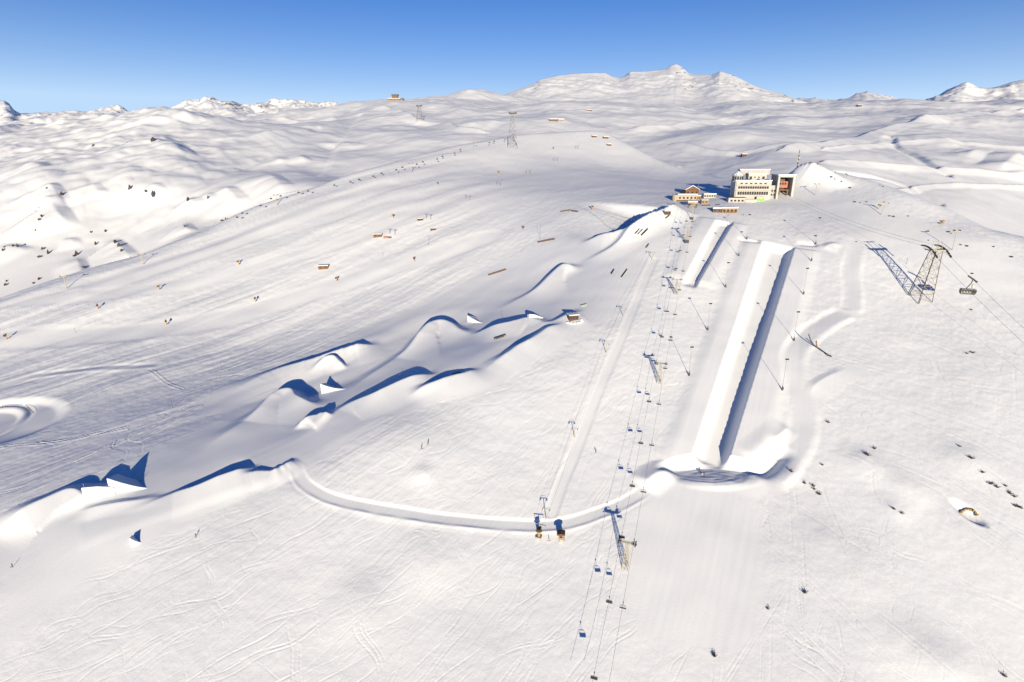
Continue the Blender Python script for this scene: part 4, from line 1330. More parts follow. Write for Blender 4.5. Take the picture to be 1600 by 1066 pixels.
# cable car bay
bx0, bx1 = lx(1209.5), lx(1235)
bw = bx1 - bx0
zt = lz(276)
bay = MB()
bay.box((bx0 + 0.9, 9, zt / 2 - 4), (1.8, 20, zt + 8)).box((bx1 - 1.1, 9, zt / 2 - 4), (2.2, 20, zt + 8)).box(((bx0 + bx1) / 2, 9, zt - 0.9), (bw - 4.0, 20, 1.8)).box(((bx0 + bx1) / 2, 18.6, zt / 2 - 4), (bw - 4.0, 0.8, zt + 6))
bayo = bay.build('cable_car_bay', M_WHITE, st)
MB().box((bx0 - 0.06, 9, zt / 2), (0.1, 19, zt - 1)).build('side_cladding', M_GREY, st)
for k, (yy, zz, ww, hh) in enumerate([(3, zt * .62, 2.2, 3.2), (8, zt * .72, 1.8, 2.6), (13, zt * .6, 2.4, 5.0), (5, zt * .32, 1.6, 2.0)]):
    MB().box((bx0 - 0.13, yy, zz), (0.1, ww, hh)).build('side_window', M_GLASS, st)
MB().box(((bx0 + bx1) / 2, 9, zt + 0.45), (bw + 1.0, 21, 0.9)).build('snowy_roof', M_PACK, st)
MB().box(((bx0 + bx1) / 2, 15, zt * 0.5), (bw - 4.4, 0.6, zt * 0.98)).build('bay_back_wall', M_DARK, st)
oo = MB().box(((bx0 + bx1) / 2 - 1, 9.0, lz(290)), (bw - 6.0, 5, 6.4)).build('parked_cabin', M_ORANGE, st)
for k in range(3):
    MB().box((bx0 + 5.5 + k * 2.4, 6.42, lz(288.5)), (1.7, 0.1, 2.2)).build('window', M_GLASS, oo)
MB().box(((bx0 + bx1) / 2, 5.5, lz(298)), (bw - 5, 3, 1.2)).box((bx0 + 4, 4, lz(302)), (1.5, 1.5, 5)).box((bx1 - 4.5, 4, lz(302)), (1.5, 1.5, 5)).build('docking_frame', M_BROWN, st)
MB().box((bx1 + 2.0, 6, lz(290)), (4.0, 5, 0.5)).box((bx1 + 1.0, 6, lz(299)), (2.0, 3, 3.5)).build('side_platform', M_CONC, st)
link_b = MB().box(((x1 + bx0) / 2, 9, lz(291) / 2 - 3), (bx0 - x1 + 0.4, 12, lz(291) + 6)).build('link_block', M_GREY, st)
windows(link_b, [x1 + 2.5, x1 + 5.0], 3.0, [lz(299), lz(305)], 1.2, 1.6)
# low annexes in front
ax0, ax1 = lx(1136), lx(1161)
an = MB().box(((ax0 + ax1) / 2, -4.0, lz(309) / 2 - 3), (ax1 - ax0, 7, lz(309) + 6)).build('annex', M_WHITE, st)
windows(an, [ax0 + 3 + 3.6 * k for k in range(4)], -7.5, [lz(313)], 1.9, 1.6)
MB().box(((ax0 + ax1) / 2, -3.8, lz(309) + 0.3), (ax1 - ax0 + 1.2, 8.2, 0.5)).build('annex_roof', M_DTIMBER, st)
MB().box((lx(1169), -5.5, lz(311) / 2 - 3), (lx(1178) - lx(1161.3), 6, lz(311) + 6)).build('garage', M_WHITE, st)
MB().box((lx(1173), -8.52, lz(317)), (2.6, 0.1, 1.8)).build('garage_door', M_DARK, st)
o = MB().box((lx(1185), -3.5, lz(314) ), (lx(1191) - lx(1179), 3, 9)).build('painted_shed', M_WHITE, st)
for k in range(7):      # sprayed lime green lettering-like panel on the shed
    r_ = random.Random(k)
    MB().box((lx(1180.5) + k * 1.0, -5.02 - 0.01 * k, lz(312) + r_.uniform(-0.8, 1.0)), (1.0, 0.06, r_.uniform(1.2, 3.2)), 0).build('green_paint', M_GREEN, o)

# mast behind the station
mb_ = W((0.4743 * 655, 655, 0))
mb_.z = ground_z(mb_.x, mb_.y)
t = thing('radio_mast', 'tall slender radio mast with light and dark bands behind the station', 'mast', mb_)
mh = height_to(mb_, 233)
ns = 10
for k in range(ns):
    MB().tube((0, 0, mh * k / ns), (0, 0, mh * (k + 1) / ns), 0.75 - 0.35 * k / ns, 0.75 - 0.35 * (k + 1) / ns, 8).build('segment', M_DARK if k % 2 == 0 else M_STEEL, t)
MB().tube((0.8, 0, mh * 0.5), (1.1, 0, mh * 0.5 + 2.2), 0.5, 0.5, 8).tube((-0.8, 0, mh * 0.35), (-1.1, 0, mh * 0.35 + 2.2), 0.5, 0.5, 8).build('antenna', M_WHITE, t)
MB().box((0, 0, -0.5), (2.2, 2.2, 1.6)).build('foot', M_ORANGE, t)

def simple_house(name, label, cat, p, rz, w, d, h, wall, roof_h=None, roof_mat=None, nwin=3, wz=0.55, win=(1.3, 1.2), flat=True, group=None, dark=False):
    t = thing(name, label, cat, p, rz, group)
    wl = MB().box((0, d / 2, h / 2 - 2), (w, d, h + 4)).build('wall', wall, t)
    windows(wl, [-w / 2 + (k + 0.5) * w / nwin for k in range(nwin)], 0.0, [h * wz], *win)
    if flat:
        MB().box((0, d / 2, h + 0.12), (w + 1.0, d + 1.0, 0.24)).build('eaves', M_DTIMBER, t)
        MB().box((0, d / 2, h + 0.24 + (roof_h or 0.7) / 2), (w + 0.8, d + 0.8, roof_h or 0.7)).build('roof_snow', M_PACK, t)
    else:
        rh = roof_h or 2.5
        MB().prism([(-w / 2 - 0.8, h - 0.3), (0, h + rh), (w / 2 + 0.8, h - 0.3), (w / 2, h - 0.35), (0, h + rh - 0.35), (-w / 2, h - 0.35)], -0.9, d + 0.9).build('roof', M_DTIMBER, t)
        MB().prism([(-w / 2 - 0.7, h - 0.25), (0, h + rh + 0.05), (w / 2 + 0.7, h - 0.25), (w / 2 + 0.7, h + 0.3), (0, h + rh + 0.65), (-w / 2 - 0.7, h + 0.3)], -0.7, d + 0.7).build('roof_snow', M_PACK, t)
        MB().prism([(-w / 2, h - 0.4), (0, h + rh - 0.4), (w / 2, h - 0.4)], 0.0, 0.4).build('gable', wall, t)
    return t
# restaurant group left of the station
R1 = G(1074, 314)
t = simple_house('restaurant_terrace_wing', 'long low beige wing with a rounded left end below the brown gabled house', 'building', R1, 0.05, 20, 9, 6.0, M_BEIGE, nwin=5, wz=0.5, win=(1.6, 1.7))
MB().tube((-10, 4.5, -3), (-10, 4.5, 6.0), 4.5, 4.5, 14).build('round_end', M_BEIGE, t)
MB().box((-2, -2.0, 0.6), (19, 4.0, 0.4)).build('terrace_deck', M_DTIMBER, t)
R2 = G(1084, 306)
t = simple_house('gabled_lodge', 'brown timber lodge with a steep snowy gable roof and a flagpole', 'lodge', R2 + Vector((0, 6, 0)), 0.1, 15, 12, 6.0, M_BROWN, 4.2, nwin=3, wz=0.5, win=(1.7, 1.8), flat=False)
MB().tube((5.5, -1.2, 0), (5.5, -1.2, 15), 0.14, 0.1, 6).build('flagpole', M_STEEL, t)
t = simple_house('lodge_annex', 'low white annex with dark windows right of the brown lodge', 'building', G(1109, 309.5), 0.05, 13, 6, 3.6, M_WHITE, nwin=5, wz=0.55, win=(1.5, 1.4))
t = simple_house('ochre_kiosk', 'small ochre timber kiosk on the terrace in front of the lodge', 'kiosk', G(1091, 313), 0.05, 4.4, 4, 4.0, M_TIMBER, nwin=2)
t = simple_house('ticket_box', 'small pale orange box building right of the chairlift top station', 'kiosk', G(1101, 319), 0.02, 6.6, 4.5, 3.6, M_TIMBER, 0.4, nwin=2, win=(1.6, 1.0))
# chairlift top station
q = G(1082, 324)
t = thing('chairlift_top_station', 'open chairlift top station with snowy roof and dark machinery', 'lift station', q, lift_rz)
MB().box((0, 3, 4.6), (8.6, 12, 1.6)).build('roof', M_TAN, t)
MB().box((0, 3, 5.7), (8.8, 12.2, 0.6)).build('roof_snow', M_PACK, t)
for sx, sy in ((-3.6, -2), (3.6, -2), (-3.6, 8), (3.6, 8)):
    MB().box((sx, sy, 1.4), (0.6, 0.6, 5.6)).build('post', M_DARK, t)
MB().tube((0, 4, 3.2), (0, 4, 3.6), 2.7, 2.7, 20).build('bull_wheel', M_YELLOW, t)
MB().box((0, 7.5, 1.2), (4.5, 3, 4)).build('control_room', M_TIMBER, t)
# bar huts in front of the station
q = G(1136, 333)
t = simple_house('snow_bar', 'wide brown timber bar with a thick snow roof in front of the station', 'bar', q + Vector((2.5, 0, 0)), 0.03, 14.5, 6.5, 4.2, M_TIMBER, 0.9, nwin=4, win=(2.0, 1.6))
MB().box((0, -0.6, 0.9), (12, 0.9, 1.1)).build('counter', M_BROWN, t)
t = simple_house('bar_store', 'smaller dark brown hut joined to the left of the wide bar', 'hut', q + Vector((-9.2, 0.5, 0)), -0.1, 7.5, 6, 3.8, M_BROWN, 0.9, nwin=2, win=(1.8, 1.4))
t = simple_house('slope_hut', 'dark hut with panels at the top of the jump line left of the lift', 'hut', G(1043, 336), 0.2, 6, 5, 3.2, M_DTIMBER, 0.5, nwin=2)
# barriers and benches on the plaza
for k, (px, py) in enumerate([(1101, 322), (1107, 322), (1122, 321)]):
    o = MB().box((0, 0, 0.5), (3.6, 0.5, 1.1)).box((0, 0.3, 1.1), (3.6, 0.15, 0.5)).build('snow_bench', M_DARK)
    o.location = G(px, py)
    tag(o, ['left', 'middle', 'right'][k] + ' of the three dark benches on the snowy plaza', 'bench', 'dark benches on the plaza')
# judges' cabin by the jump line
q = G(897, 501)
t = simple_house('judges_cabin', 'dark timber cabin with flat snow roof dug into the slope beside the jumps', 'cabin', q, 0.25, 6.4, 5, 3.4, M_DTIMBER, 0.5, nwin=3, wz=0.55, win=(1.3, 1.1))
for k in range(7):
    a = -2.6 + k * 0.5
    o = MB().blob((0, 0, 0), (1.1, 0.9, 0.7), k, 2, 0.12).build('snow_heap', M_PACK, None, True)
    z_ = q + Vector((math.cos(a) * 5.2, math.sin(a) * 2.6 - 1.0, 0))
    z_.z = ground_z(z_.x, z_.y) + 0.25
    o.location = z_
    tag(o, 'small heap of snow at the front of the dark cabin', 'snow heap', 'snow heaps round the dark cabin')
# drag lift stations and huts on the left pistes
for (px, py, w, nm, lab) in [(590, 371, 8.5, 'lift_hut', 'brown lift hut at the foot of the paired drag lift on the left piste'),
                             (505, 421, 9.0, 'piste_hut', 'brown hut with snowy roof standing alone on the left piste'),
                             (657, 345, 6.0, 'piste_shelter', 'small grey shelter beside the paired drag lift'),
                             (677, 360, 5.5, 'piste_store', 'small dark store hut on the left piste below the lift'),
                             (929, 215, 8.0, 'summit_hut', 'small brown hut on the far crest of the piste'),
                             (947, 217, 9.0, 'crest_hut', 'low dark hut on the far crest right of the brown hut'),
                             (952, 228, 7.0, 'crest_shed', 'tiny dark shed just below the far crest')]:
    simple_house(nm, lab, 'hut', G(px, py), 0.1 + (px % 7) * 0.03, w, w * 0.6, w * 0.36, M_BROWN if 'brown' in lab else M_DTIMBER, 0.5, nwin=2, win=(1.2, 0.9))
q = G(603, 372)
t = thing('lift_machinery', 'low rusty lift machinery half buried right of the brown lift hut', 'machinery', q)
MB().box((0, 0, 0.8), (4.5, 2.5, 1.8)).build('housing', M_ORANGE, t)
MB().box((4.2, 0.5, 0.6), (3.0, 2.2, 1.4)).build('counterweight', M_DTIMBER, t)
# buildings on the far hills
simple_house('ridge_lodge', 'long brown lodge with flat roof on the far ridge above the pistes', 'lodge', GM(865, 190) + Vector((0, 0, -2)), 0.05, 20, 10, 6.4, M_BROWN, 0.8, nwin=6, wz=0.5, win=(1.8, 2.2))
simple_house('ridge_lodge_annex', 'beige annex joined to the right of the long brown ridge lodge', 'building', GM(877, 189.5) + Vector((0, 0, -2)), 0.05, 13, 9, 5.8, M_BEIGE, 0.8, nwin=4, wz=0.5, win=(1.9, 1.5))
simple_house('far_hut', 'flat dark hut high on the snowfield below the central mountain', 'hut', GM(921, 174) + Vector((0, 0, -1)), 0.0, 14, 9, 4.4, M_DTIMBER, 0.7, nwin=4, win=(1.5, 1.5))
simple_house('plateau_hut', 'dark hut alone on the far plateau at right', 'hut', GM(1343, 168), 0.0, 14, 9, 5, M_DTIMBER, 0.7, nwin=3, win=(1.5, 1.5))
simple_house('valley_hut', 'small dark hut in the hollow behind the station', 'hut', GM(1163, 245), 0.0, 8, 6, 4, M_DTIMBER, 0.6, nwin=2)
q = GM(620, 157)
t = simple_house('summit_restaurant', 'dark-topped summit restaurant on the skyline left of the central mountain', 'building', q + Vector((-10, 0, -4)), 0.0, 40, 15, 9, M_STONE, 0.9, nwin=8, wz=0.6, win=(2.6, 2.6))
MB().box((4, 7, 14), (19, 12, 11)).build('tower', M_BROWN, t)
MB().box((4, 7, 20.5), (22, 15, 3.4)).build('tower_roof', M_DARK, t)
MB().box((29, 7, 6.5), (5, 5, 11)).build('end_pylon', M_DARK, t)
MB().box((22, 7, 9), (13, 1.5, 1.5)).build('bridge', M_BROWN, t)
# ------------------------------------------------------------------ far cable car pylons
def far_pylon(p, top_py, label, arm, base_w):
    h = height_to(p, top_py)
    t = thing('lattice_pylon', label, 'pylon', p)
    s = base_w / 2
    legs, br = lattice([(-s, -s, -3), (s, -s, -3), (s, s, -3), (-s, s, -3)], [(-s * .28, -s * .28, h - 2), (s * .28, -s * .28, h - 2), (s * .28, s * .28, h - 2), (-s * .28, s * .28, h - 2)], 6, 0.22, 0.1, MB, MB)
    for l in legs:
        l.build('leg', M_STEEL, t)
    br.build('bracing', M_STEEL, t)
    MB().box((0, 0, h - 1.2), (arm, 2.2, 2.0)).build('crossarm', M_DTIMBER, t)
    for k in (-1, 1):
        MB().box((k * arm * 0.38, 0, h + 0.4), (arm * 0.22, 7, 1.4)).build('saddle', M_DARK, t)
    return t
far_pylon(G(801, 230), 176, 'tall pale lattice pylon on the crest of the left piste', 13, 17)
far_pylon(GM(656, 189), 165, 'distant lattice pylon beside the snow road below the summit restaurant', 14, 18)

# ------------------------------------------------------------------ lift along the left crest
LP = [((104, 451), 432), ((224, 413), 398), ((433, 321), 305), ((643, 271), 256), ((743, 235), 223), ((803, 222), 210)]
prot = None
lb = []
for k, (p, top) in enumerate(LP):
    b = G(*p)
    h = max(height_to(b, top), 9)
    lb.append((b, h))
    lab = f'slim lift pylon on the left crest, {ORD[k]} from the bottom'
    if prot is None:
        prot = thing('crest_lift_pylon', lab, 'lift pylon', b, 0.6, 'pylons of the crest lift')
        MB().tube((0, 0, -1), (0, 0, 12), 0.42, 0.3, 7).build('shaft', M_TAN, prot)
        MB().box((0, 0, 12), (6.5, 0.5, 0.5)).build('crossarm', M_TAN, prot)
        for s in (-1, 1):
            MB().box((s * 2.8, 0, 12.4), (0.5, 3.6, 0.5)).build('roller_battery', M_DARK, prot)
        o = prot
    else:
        o = dup(prot, b, 0.6, lab, 'pylons of the crest lift')
    o.scale = (1, 1, h / 12)
gon = None
GD = [(370, 357), (378, 356), (406.5, 352), (423, 346), (438, 339), (466, 329), (481, 321), (522, 305), (547.5, 299), (560.5, 293), (583, 286), (596, 280), (619, 272), (628.5, 266), (651, 258), (660.5, 255), (683, 249), (691, 245.5), (710, 239), (719, 235), (764.5, 221), (772, 219), (789, 215)]
hp = np.array([[project(b)[0], b.y, b.z + h - 0.3] for b, h in lb])
CL = {}
for s, nm in ((-1, 'lower'), (1, 'upper')):
    pts = []
    for (a, ha), (b, hb_) in zip(lb[:-1], lb[1:]):
        d = (b - a).normalized()
        sd_ = Vector((-d.y, d.x, 0)).normalized() * 2.8 * s
        for k in range(8):
            q_ = (a + Vector((0, 0, ha + 0.4))).lerp(b + Vector((0, 0, hb_ + 0.4)), k / 8) + sd_
            q_.z -= 4 * (k / 8) * (1 - k / 8) * 3.0
            pts.append(q_)
    pts.append(lb[-1][0] + Vector((0, 0, lb[-1][1] + 0.4)) + sd_)
    CL[s] = pts
    tag(MB().path(pts, 0.05, 4).build('crest_lift_cable', M_DARK), f'thin cable on the {nm} side of the lift along the left crest', 'cable', 'cables of the crest lift')
for k, (px, py) in enumerate(GD):
    pts = CL[1 if k % 2 else -1]
    pos = None
    for a, b in zip(pts[:-1], pts[1:]):
        pa, pb = project(a)[0], project(b)[0]
        if (pa - px) * (pb - px) <= 0 and pa != pb:
            pos = a.lerp(b, (px - pa) / (pb - pa))
            break
    if pos is None:
        continue
    lab = f'small dark chair of the lift along the left crest, {ORD[k]} from the bottom'
    if gon is None:
        gon = thing('crest_lift_chair', lab, 'lift chair', pos, 0.6, 'chairs of the crest lift')
        MB().tube((0, 0, 0), (0, 0, -1.6), 0.09, 0.09, 5).build('hanger', M_DARK, gon)
        MB().box((0, 0, -2.3), (2.4, 1.4, 0.9)).build('seat', M_BLACK, gon)
        MB().box((0, -0.6, -1.8), (2.4, 0.2, 0.9)).build('backrest', M_BLACK, gon)
    else:
        dup(gon, pos, 0.6, lab, 'chairs of the crest lift')

# ------------------------------------------------------------------ paired drag lift on the left piste, lift poles on the right ridge
ypole = None
YP = [(609, 366), (617, 367), (666, 342), (673, 343), (728, 312), (734, 313), (777, 290), (782, 291), (823, 272), (829, 272), (866, 252), (871, 252), (900, 233), (904, 233)]
for k, p in enumerate(YP):
    lab = f"thin forked drag lift pole on the left piste, {ORD[k // 2]} pair from the bottom, {'left' if k % 2 == 0 else 'right'} one"
    if ypole is None:
        ypole = thing('forked_lift_pole', lab, 'lift pylon', G(*p), 0.5, 'paired drag lift poles')
        MB().tube((0, 0, -0.5), (0, 0, 5.5), 0.22, 0.16, 6).build('shaft', M_STEEL, ypole)
        MB().box((0, 0, 5.5), (3.4, 0.3, 0.3)).tube((0, 0, 3.8), (1.5, 0, 5.4), 0.1, 0.1, 5).tube((0, 0, 3.8), (-1.5, 0, 5.4), 0.1, 0.1, 5).build('fork', M_STEEL, ypole)
    else:
        dup(ypole, G(*p), 0.5, lab, 'paired drag lift poles')
RP = [((1274, 305), 288, 'T-shaped lift pole on the ridge right behind the station'), ((1377, 336), 317, 'leaning T-shaped pole beside the yellow snow gun on the right ridge'), ((1488, 391), 361, 'tall lamp-like lift pole behind the big lattice pylon')]
rp0 = None
for p, top, lab in RP:
    b = G(*p)
    h = height_to(b, top)
    if rp0 is None:
        rp0 = thing('ridge_lift_pole', lab, 'lift pylon', b, 0.1, 'lift poles on the right ridge')
        MB().tube((0, 0, -1), (0, 0, 10), 0.32, 0.24, 7).build('shaft', M_TAN, rp0)
        MB().box((0, 0, 10), (5.0, 0.4, 0.4)).build('crossarm', M_TAN, rp0)
        for s in (-1, 1):
            MB().box((s * 2.2, 0, 10.3), (0.4, 2.2, 0.5)).build('roller_battery', M_DARK, rp0)
        o = rp0
    else:
        o = dup(rp0, b, 0.1, lab, 'lift poles on the right ridge')
    o.scale = (1, 1, h / 10)
    if 'leaning' in lab:
        o.rotation_euler = (0, 0.22, 0.1)
        o['group'] = 'lift poles on the right ridge'

# ------------------------------------------------------------------ snow guns
def make_gun():
    t = thing('snow_gun', 'x', 'snow gun', (0, 0, 0))
    MB().tube((0, 0, -0.6), (0, 0, 3.3), 0.3, 0.22, 7).build('tower', M_YELLOW, t)
    b_ = MB().tube((-0.2, -1.3, 3.7), (0.25, 1.2, 4.4), 0.95, 0.75, 12, cap=False).tube((-0.1, -0.7, 3.85), (0.1, 0.3, 4.1), 0.35, 0.35, 8).build('fan_barrel', M_YELLOW, t)
    MB().tube((-0.2, -1.32, 3.7), (-0.21, -1.36, 3.69), 0.85, 0.85, 12).build('fan_grille', M_DARK, b_)
    MB().box((0.55, 0, 1.5), (0.7, 0.6, 1.3)).build('control_box', M_ORANGE, t)
    MB().box((0, 0, 3.25), (1.1, 1.0, 0.25)).build('swivel', M_DARK, t)
    return t
GUNS = [((10, 531), 'at the far left edge of the pistes'), ((153, 483), 'left of the grey groomed band'), ((249, 453), 'on the grey groomed band'), ((260, 508), 'casting a long shadow on the left piste'),
        ((399, 472), 'low in the middle of the left piste'), ((526, 440), 'just below the brown piste hut'), ((614, 341), 'above the paired drag lift hut'), ((647, 409), 'in the middle of the piste above the jumps'),
        ((684, 290), 'high beside the upper drag lift poles'), ((779, 272), 'near the top of the left piste'), ((865, 234), 'close under the far crest'), ((817.5, 360), 'left of the brown row of fence panels'),
        ((925, 328), 'on the piste below the station shadow'), ((373, 414), 'on the upper grey piste far left'), ((1373, 327), 'beside the leaning pole on the right ridge')]
gun = None
for k, (p, wh) in enumerate(GUNS):
    lab = 'yellow snow gun ' + wh
    rz = 0.4 + 0.5 * math.sin(k * 2.3)
    if gun is None:
        gun = make_gun()
        o = gun
        o.location = G(*p)
        o.rotation_euler = (0, 0, rz)
        o['label'] = lab
        o['group'] = 'yellow snow guns'
    else:
        dup(gun, G(*p), rz, lab, 'yellow snow guns', 0.92)

# ------------------------------------------------------------------ rails, boxes and fence rows of the park
def rail(pa, pb, h, label, col=M_DARK, w=0.5, cat='rail', group=None, strip=None):
    a, b = G(*pa), G(*pb)
    t = thing('park_rail', label, cat, a, 0, group)
    d = b - a
    rz = math.atan2(d.y, d.x)
    q = d.to_track_quat('X', 'Z').to_matrix()
    top = MB().box(d / 2 + Vector((0, 0, h)), (d.length, w, 0.25), rot=q).build('top', col, t)
    MB().box(d / 2 + Vector((0, 0, h / 2 - 0.3)), (d.length * 0.96, w * 0.7, h), rot=q).build('side', strip or M_DARK, t)
    for k in (0.1, 0.9):
        MB().box(d * k + Vector((0, 0, h / 2 - 0.4)), (0.2, w * 1.1, h + 0.8)).build('foot', M_STEEL, t)
    return t
G3 = 'three dark rails below the snow bank'
rail((992, 366), (999, 358.5), 0.6, 'left of the three dark rails in a row below the snow bank', group=G3)
rail((996.5, 366.5), (1004, 359), 0.6, 'middle of the three dark rails in a row below the snow bank', group=G3)
rail((1002, 368.5), (1012, 358.5), 0.8, 'right and widest of the three dark rails below the snow bank', w=0.9, group=G3)
rail((1009.5, 388), (1014, 382), 0.8, 'short brown rail above the topmost drag lift pylon', M_BROWN, strip=M_BROWN)
rail((955, 429), (959.5, 422), 0.8, 'short dark rail left of the green-edged rail')
rail((971, 434.5), (980, 422), 0.8, 'longer dark rail with green edge beside the short rail', M_DARK, strip=M_GREEN)
rail((707, 585.5), (719.5, 582.5), 0.9, 'box with bright lime side strip on the lower snow bank', M_WHITE, 1.6, 'box', strip=M_GREEN)
rail((908, 479), (917, 477), 0.9, 'box with yellow-green side strip on the upper snow bank', M_WHITE, 1.4, 'box', strip=M_GREEN)
rail((772, 531), (790, 525), 1.0, 'dark wedge box on the smooth lane below the upper kicker', M_DTIMBER, 1.3, 'box')
rail((1040, 342), (1046, 337), 0.8, 'dark rail leaning beside the slope hut')

def panel_row(pa, pb, n, h, label):
    a, b = G(*pa), G(*pb)
    t = thing('snow_fence', label, 'fence', a, 0, 'rows of snow fence')
    d = b - a
    rz = math.atan2(d.y, d.x)
    pm = MB().box((0, 0, h / 2), (d.length / n * 0.8, 0.12, h)).mesh('panel', M_DTIMBER)
    pp = MB().box((0, 0, h / 2 - 0.2), (0.14, 0.2, h + 0.7)).mesh('post', M_BROWN)
    for k in range(n):
        for me_, off in ((pm, 0.5), (pp, 0.0)):
            q = a + d * ((k + off) / n)
            o = link(me_.name.split('.')[0], me_, t)
            o.location = Vector((q.x, q.y, ground_z(q.x, q.y))) - a
            o.rotation_euler = (0.25 * math.sin(k * 1.7), 0, rz)
    return t
panel_row((763, 431), (791, 422), 9, 1.5, 'dark jagged row of snow fence panels left of the upper jumps')
panel_row((840, 379.5), (867, 374.5), 10, 1.7, 'brown row of snow fence panels in the middle of the piste')
panel_row((876, 331.5), (892, 329), 7, 1.4, 'left part of the low fence row high on the piste')
panel_row((893, 330.5), (903, 332), 4, 1.6, 'right part of the low fence row with a small roofed box')
# two lance poles and thin marker poles
for px, py, top, lab in [(669, 383, 370, 'thin leaning dark lance pole on the left piste'), (598, 402, 394, 'faint thin pole on the left piste below the lift hut'), (118, 520, 514, 'low hydrant post on the groomed far left piste'),
                         (1416, 413, 404, 'thin marker pole with a dark head left of the big pylon'), (844, 375, 352, 'thin tall pole behind the brown fence row'), (625, 590, 584, 'thin white marker pole on the long snow bank'),
                         (787, 504, 496, 'thin marker pole on the bank below the upper kicker'), (133, 768, 755, 'white marker post on the edge of the biggest kicker'), (346, 574, 566, 'thin dark marker on the streaked snow at left'),
                         (1086, 352, 345, 'tiny marker post beside the mini pipe'), (270, 638, 628, 'thin post casting a line of shadow on the streaked flat')]:
    b = G(px, py)
    h = max(height_to(b, top), 1.2)
    t = thing('marker_pole', lab, 'pole', b, 0, 'thin marker poles')
    MB().tube((0, 0, -0.4), (0.12 * h if 'leaning' in lab else 0, 0, h), 0.09, 0.07, 5).build('shaft', M_DARK if 'white' not in lab else M_WHITE, t)
    MB().box((0.12 * h if 'leaning' in lab else 0, 0, h), (0.35, 0.35, 0.35)).build('head', M_DARK, t)
# bent black tube feature with a side branch
a, b_, c_ = G(1297, 558), G(1284, 549), G(1278, 546)
t = thing('bent_tube_feature', 'long black curved tube rising from the snow with a forked branch', 'jib feature', a)
P0 = Vector((0, 0, 0.5))
pts = [P0 + Vector((1.0, -0.2, 0.0)), P0, c_ - a + Vector((0, 0, 0.9)), c_ - a + Vector((-2.4, 1.4, 2.6)), c_ - a + Vector((-4.0, 2.6, 5.0)), c_ - a + Vector((-5.0, 3.2, 7.6)), c_ - a + Vector((-5.6, 3.6, 9.0))]
pts = [Vector(p) for p in smooth_line([tuple(p) for p in pts], 5)] if False else pts
mm = MB()
for k in range(len(pts) - 1):
    mm.tube(pts[k], pts[k + 1], 0.34, 0.34, 8)
mm.build('main_tube', M_BLACK, t)
MB().path([c_ - a + Vector((-0.5, 0.2, 1.1)), c_ - a + Vector((-1.2, 0.6, 3.2)), c_ - a + Vector((-1.5, 0.8, 5.4))], 0.36, 8).build('branch_tube', M_BROWN, t)
MB().path([Vector((-1.2, 0.5, 0.4)), Vector((-1.8, 0.9, 1.8))], 0.2, 6).path([Vector((0, 0, 0.4)), Vector((0.2, 0.5, 1.4))], 0.2, 6).build('support', M_DARK, t)

# ------------------------------------------------------------------ people
def make_person(pose):
    """one continuous skinned body; returns its mesh"""
    me = bpy.data.meshes.new('body_skeleton')
    k = pose
    J = {'pel': (0, 0, 0.92), 'wai': (0, k * .06, 1.1), 'che': (0, k * .16, 1.36), 'nec': (0, k * .2, 1.52), 'hea': (0, k * .24, 1.62), 'top': (0, k * .25, 1.74),
         'hl': (-.11, 0, .88), 'kl': (-.14, .16 * k, .5), 'al': (-.14, -.02, .08), 'fl': (-.14, .16, .04), 'hr': (.11, 0, .88), 'kr': (.14, .16 * k, .5), 'ar': (.14, -.02, .08), 'fr': (.14, .16, .04),
         'sl': (-.2, k * .16, 1.44), 'el': (-.34, k * .2, 1.2), 'wl': (-.36, k * .4, 1.02), 'sr': (.2, k * .16, 1.44), 'er': (.34, k * .2, 1.2), 'wr': (.36, k * .4, 1.02)}
    E = [('pel', 'wai'), ('wai', 'che'), ('che', 'nec'), ('nec', 'hea'), ('hea', 'top'), ('pel', 'hl'), ('hl', 'kl'), ('kl', 'al'), ('al', 'fl'), ('pel', 'hr'), ('hr', 'kr'), ('kr', 'ar'), ('ar', 'fr'),
         ('che', 'sl'), ('sl', 'el'), ('el', 'wl'), ('che', 'sr'), ('sr', 'er'), ('er', 'wr')]
    R = {'pel': .15, 'wai': .14, 'che': .17, 'nec': .07, 'hea': .1, 'top': .09, 'hl': .1, 'kl': .075, 'al': .06, 'fl': .05, 'hr': .1, 'kr': .075, 'ar': .06, 'fr': .05, 'sl': .075, 'el': .055, 'wl': .045, 'sr': .075, 'er': .055, 'wr': .045}
    names = list(J)
    me.from_pydata([J[n] for n in names], [(names.index(a), names.index(b)) for a, b in E], [])
    o = bpy.data.objects.new('body_skeleton', me)
    COL.objects.link(o)
    md = o.modifiers.new('skin', 'SKIN')
    for i, n in enumerate(names):
        me.skin_vertices[0].data[i].radius = (R[n], R[n])
    me.skin_vertices[0].data[0].use_root = True
    o.modifiers.new('sub', 'SUBSURF').levels = 1
    dg = bpy.context.evaluated_depsgraph_get()
    out = bpy.data.meshes.new_from_object(o.evaluated_get(dg))
    bpy.data.objects.remove(o)
    out.name = 'person'
    return out
body_up = make_person(0.4)
body_up.materials.clear()
body_up.materials.append(M_BLUE)
body_up2 = body_up.copy()
body_up2.materials.clear()
body_up2.materials.append(M_BLACK)
body_up3 = body_up.copy()
body_up3.materials.clear()
body_up3.materials.append(M_RED)
hatm = MB().blob((0, 0.1, 1.72), (0.125, 0.13, 0.12), 1, 2, 0.0).mesh('helmet', M_BLACK, True)
skim = MB().box((0, 0.1, 0.02), (0.1, 1.75, 0.03)).box((0, 0.98, 0.07), (0.1, 0.12, 0.03), rot=Matrix.Rotation(0.6, 3, 'X')).mesh('ski', M_ORANGE)
